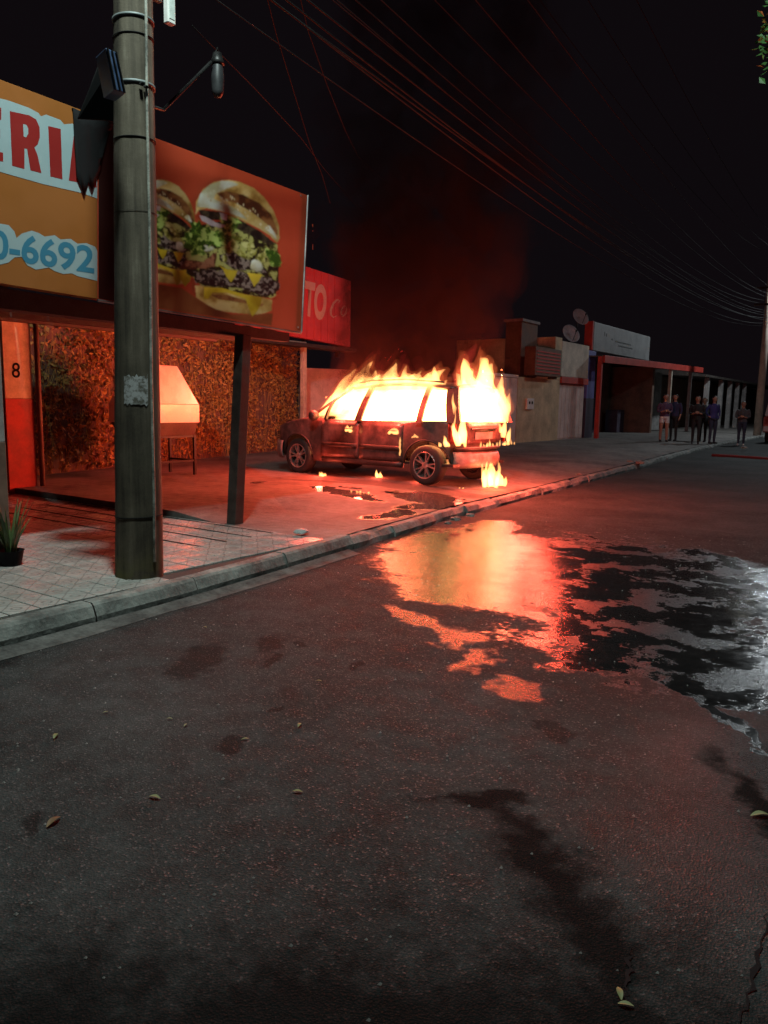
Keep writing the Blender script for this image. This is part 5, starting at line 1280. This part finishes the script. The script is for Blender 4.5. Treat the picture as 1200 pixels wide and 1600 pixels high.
# ------------------------------------------------------------------ small litter
def fallen(u, v, s_, a, m, label):
    g_ = gp(u, v, .006); q = MB(); n = 7; s_ *= .72
    for i in range(n):
        f = i/(n-1); w = .36*s_*math.sin(math.pi*(f*.92+.06)); x = (f-.5)*s_*2; z = .012*s_/.03*math.sin(math.pi*f)*.6
        q.v += [(x, w, z+.25*w), (x, 0, z), (x, -w, z+.3*w)]
        if i: k = 3*i; q.f += [(k-3, k-2, k+1, k), (k-2, k-1, k+2, k+1)]; q.m += [0, 0]
    o_ = q.build('fallen_leaf', m, None, True); o_.location = g_; o_.rotation_euler = (0, 0, a); tag(o_, label, 'leaf', 'fallen leaves on the road')
fallen(87, 1150, .036, 2.3, M_fall, 'pale narrow fallen leaf on the asphalt at the left'); fallen(242, 1246, .034, .3, M_fall, 'yellow-green fallen leaf alone in the left foreground')
fallen(465, 1237, .028, .5, M_fall, 'pale fallen leaf in the middle foreground'); fallen(468, 1133, .030, 2.0, M_fall, 'curled pale fallen leaf in the middle of the road')
fallen(84, 1284, .048, 1.9, M_fallb, 'brown fallen leaf lying beside its wet stain in the left foreground'); fallen(165, 1113, .018, 1.2, M_fall, 'small pale leaf in a loose group of bits on the left')
fallen(265, 1123, .020, .6, M_fall, 'small pale leaf second from left in the loose group'); fallen(290, 1133, .020, 1.9, M_fall, 'small leaf at the right end of the loose group'); fallen(383, 1155, .024, .9, M_fall, 'slim pale leaf between the loose group and the road middle')
fallen(498, 1064, .022, .5, M_fall, 'pale leaf nearest the puddle edge'); fallen(1188, 1274, .05, .7, M_fall, 'green leaf clump by the right edge of the road'); fallen(656, 1048, .018, .3, M_fall, 'tiny leaf below the bright puddle'); fallen(968, 1552, .03, 2.1, M_fall, 'bright leaf by the crack at the bottom right')
fallen(978, 1570, .026, .4, M_fall, 'second bright leaf close to the bottom crack'); fallen(320, 980, .026, .1, M_fall, 'pale leaf near the kerb left of centre')
# tiny specks of grit
q = MB()
for i in range(900):
    x, y_ = U(-4.1, .8), U(1.0, 9); s_ = U(.002, .006); z = .002
    q.add([(x-s_, y_-s_, z), (x+s_, y_-s_*.6, z), (x+s_*.5, y_+s_, z), (x, y_, z+s_*1.2)], [(0,1,3), (1,2,3), (2,0,3)])
tag(q.build('grit', mat('pale_grit', (.36, .34, .32), .8, bump=0)), 'pale grit scattered over the asphalt', 'grit', kind='stuff')
def lump(name, u, v, z, s_, m, label, cat, flat=.6, group=None, seed=1):
    bm = bmesh.new(); bmesh.ops.create_icosphere(bm, subdivisions=3, radius=1)
    for w in bm.verts:
        nz = 1 + .35*noise.noise(w.co*1.6+Vector((seed*7, 0, 0))) + .22*noise.noise(w.co*4+Vector((seed*3, 1, 0))); w.co = Vector((w.co.x*s_[0], w.co.y*s_[1], max(-.1, w.co.z)*s_[2]))*nz
    me = bpy.data.meshes.new(name); bm.to_mesh(me); bm.free(); me.materials.append(m); o_ = bpy.data.objects.new(name, me); COL.objects.link(o_); g_ = gp(u, v, z); o_.location = g_; return tag(o_, label, cat, group)
M_bag = mat('crumpled_bag', (.45, .44, .43), .5, bump=.3); M_stone = mat('loose_stone', (.24, .22, .20), .85, var=.4, bump=.5)
lump('crumpled_bag', 471, 832, .15, (.06, .09, .035), M_bag, 'crumpled pale plastic bag on the concrete near the tile corner', 'bag', seed=3)
lump('burnt_scrap', 405, 754, LOTZ, (.07, .16, .02), M_trim, 'dark burnt scrap on the concrete left of the front wheel', 'scrap', seed=4)
lump('burnt_scrap', 548, 762, LOTZ, (.22, .05, .02), M_trim, 'long dark burnt scrap beside the burning strip', 'scrap', seed=6)
lump('burnt_scrap', 612, 768, LOTZ, (.10, .10, .02), M_trim, 'dark burnt scrap below the car sill', 'scrap', seed=9)
for i, (u, v, s_) in enumerate(((712, 812, .06), (735, 806, .05), (840, 716, .10), (1000, 724, .10), (985, 722, .08), (905, 742, .05), (1163, 700, .10), (700, 818, .04))):
    lump('loose_stone', u, v, .12, (s_, s_*1.3, s_*.6), M_stone, ['stone on the worn kerb below the car', 'smaller stone on the kerb below the car', 'pale stone alone on the far pavement', 'larger stone on the far kerb', 'smaller stone beside it on the far kerb', 'stone on the kerb right of the puddle', 'pale scrap by the feet of the rightmost person', 'tiny stone at the kerb by the puddle'][i], 'stone', 'loose stones along the kerb', i)
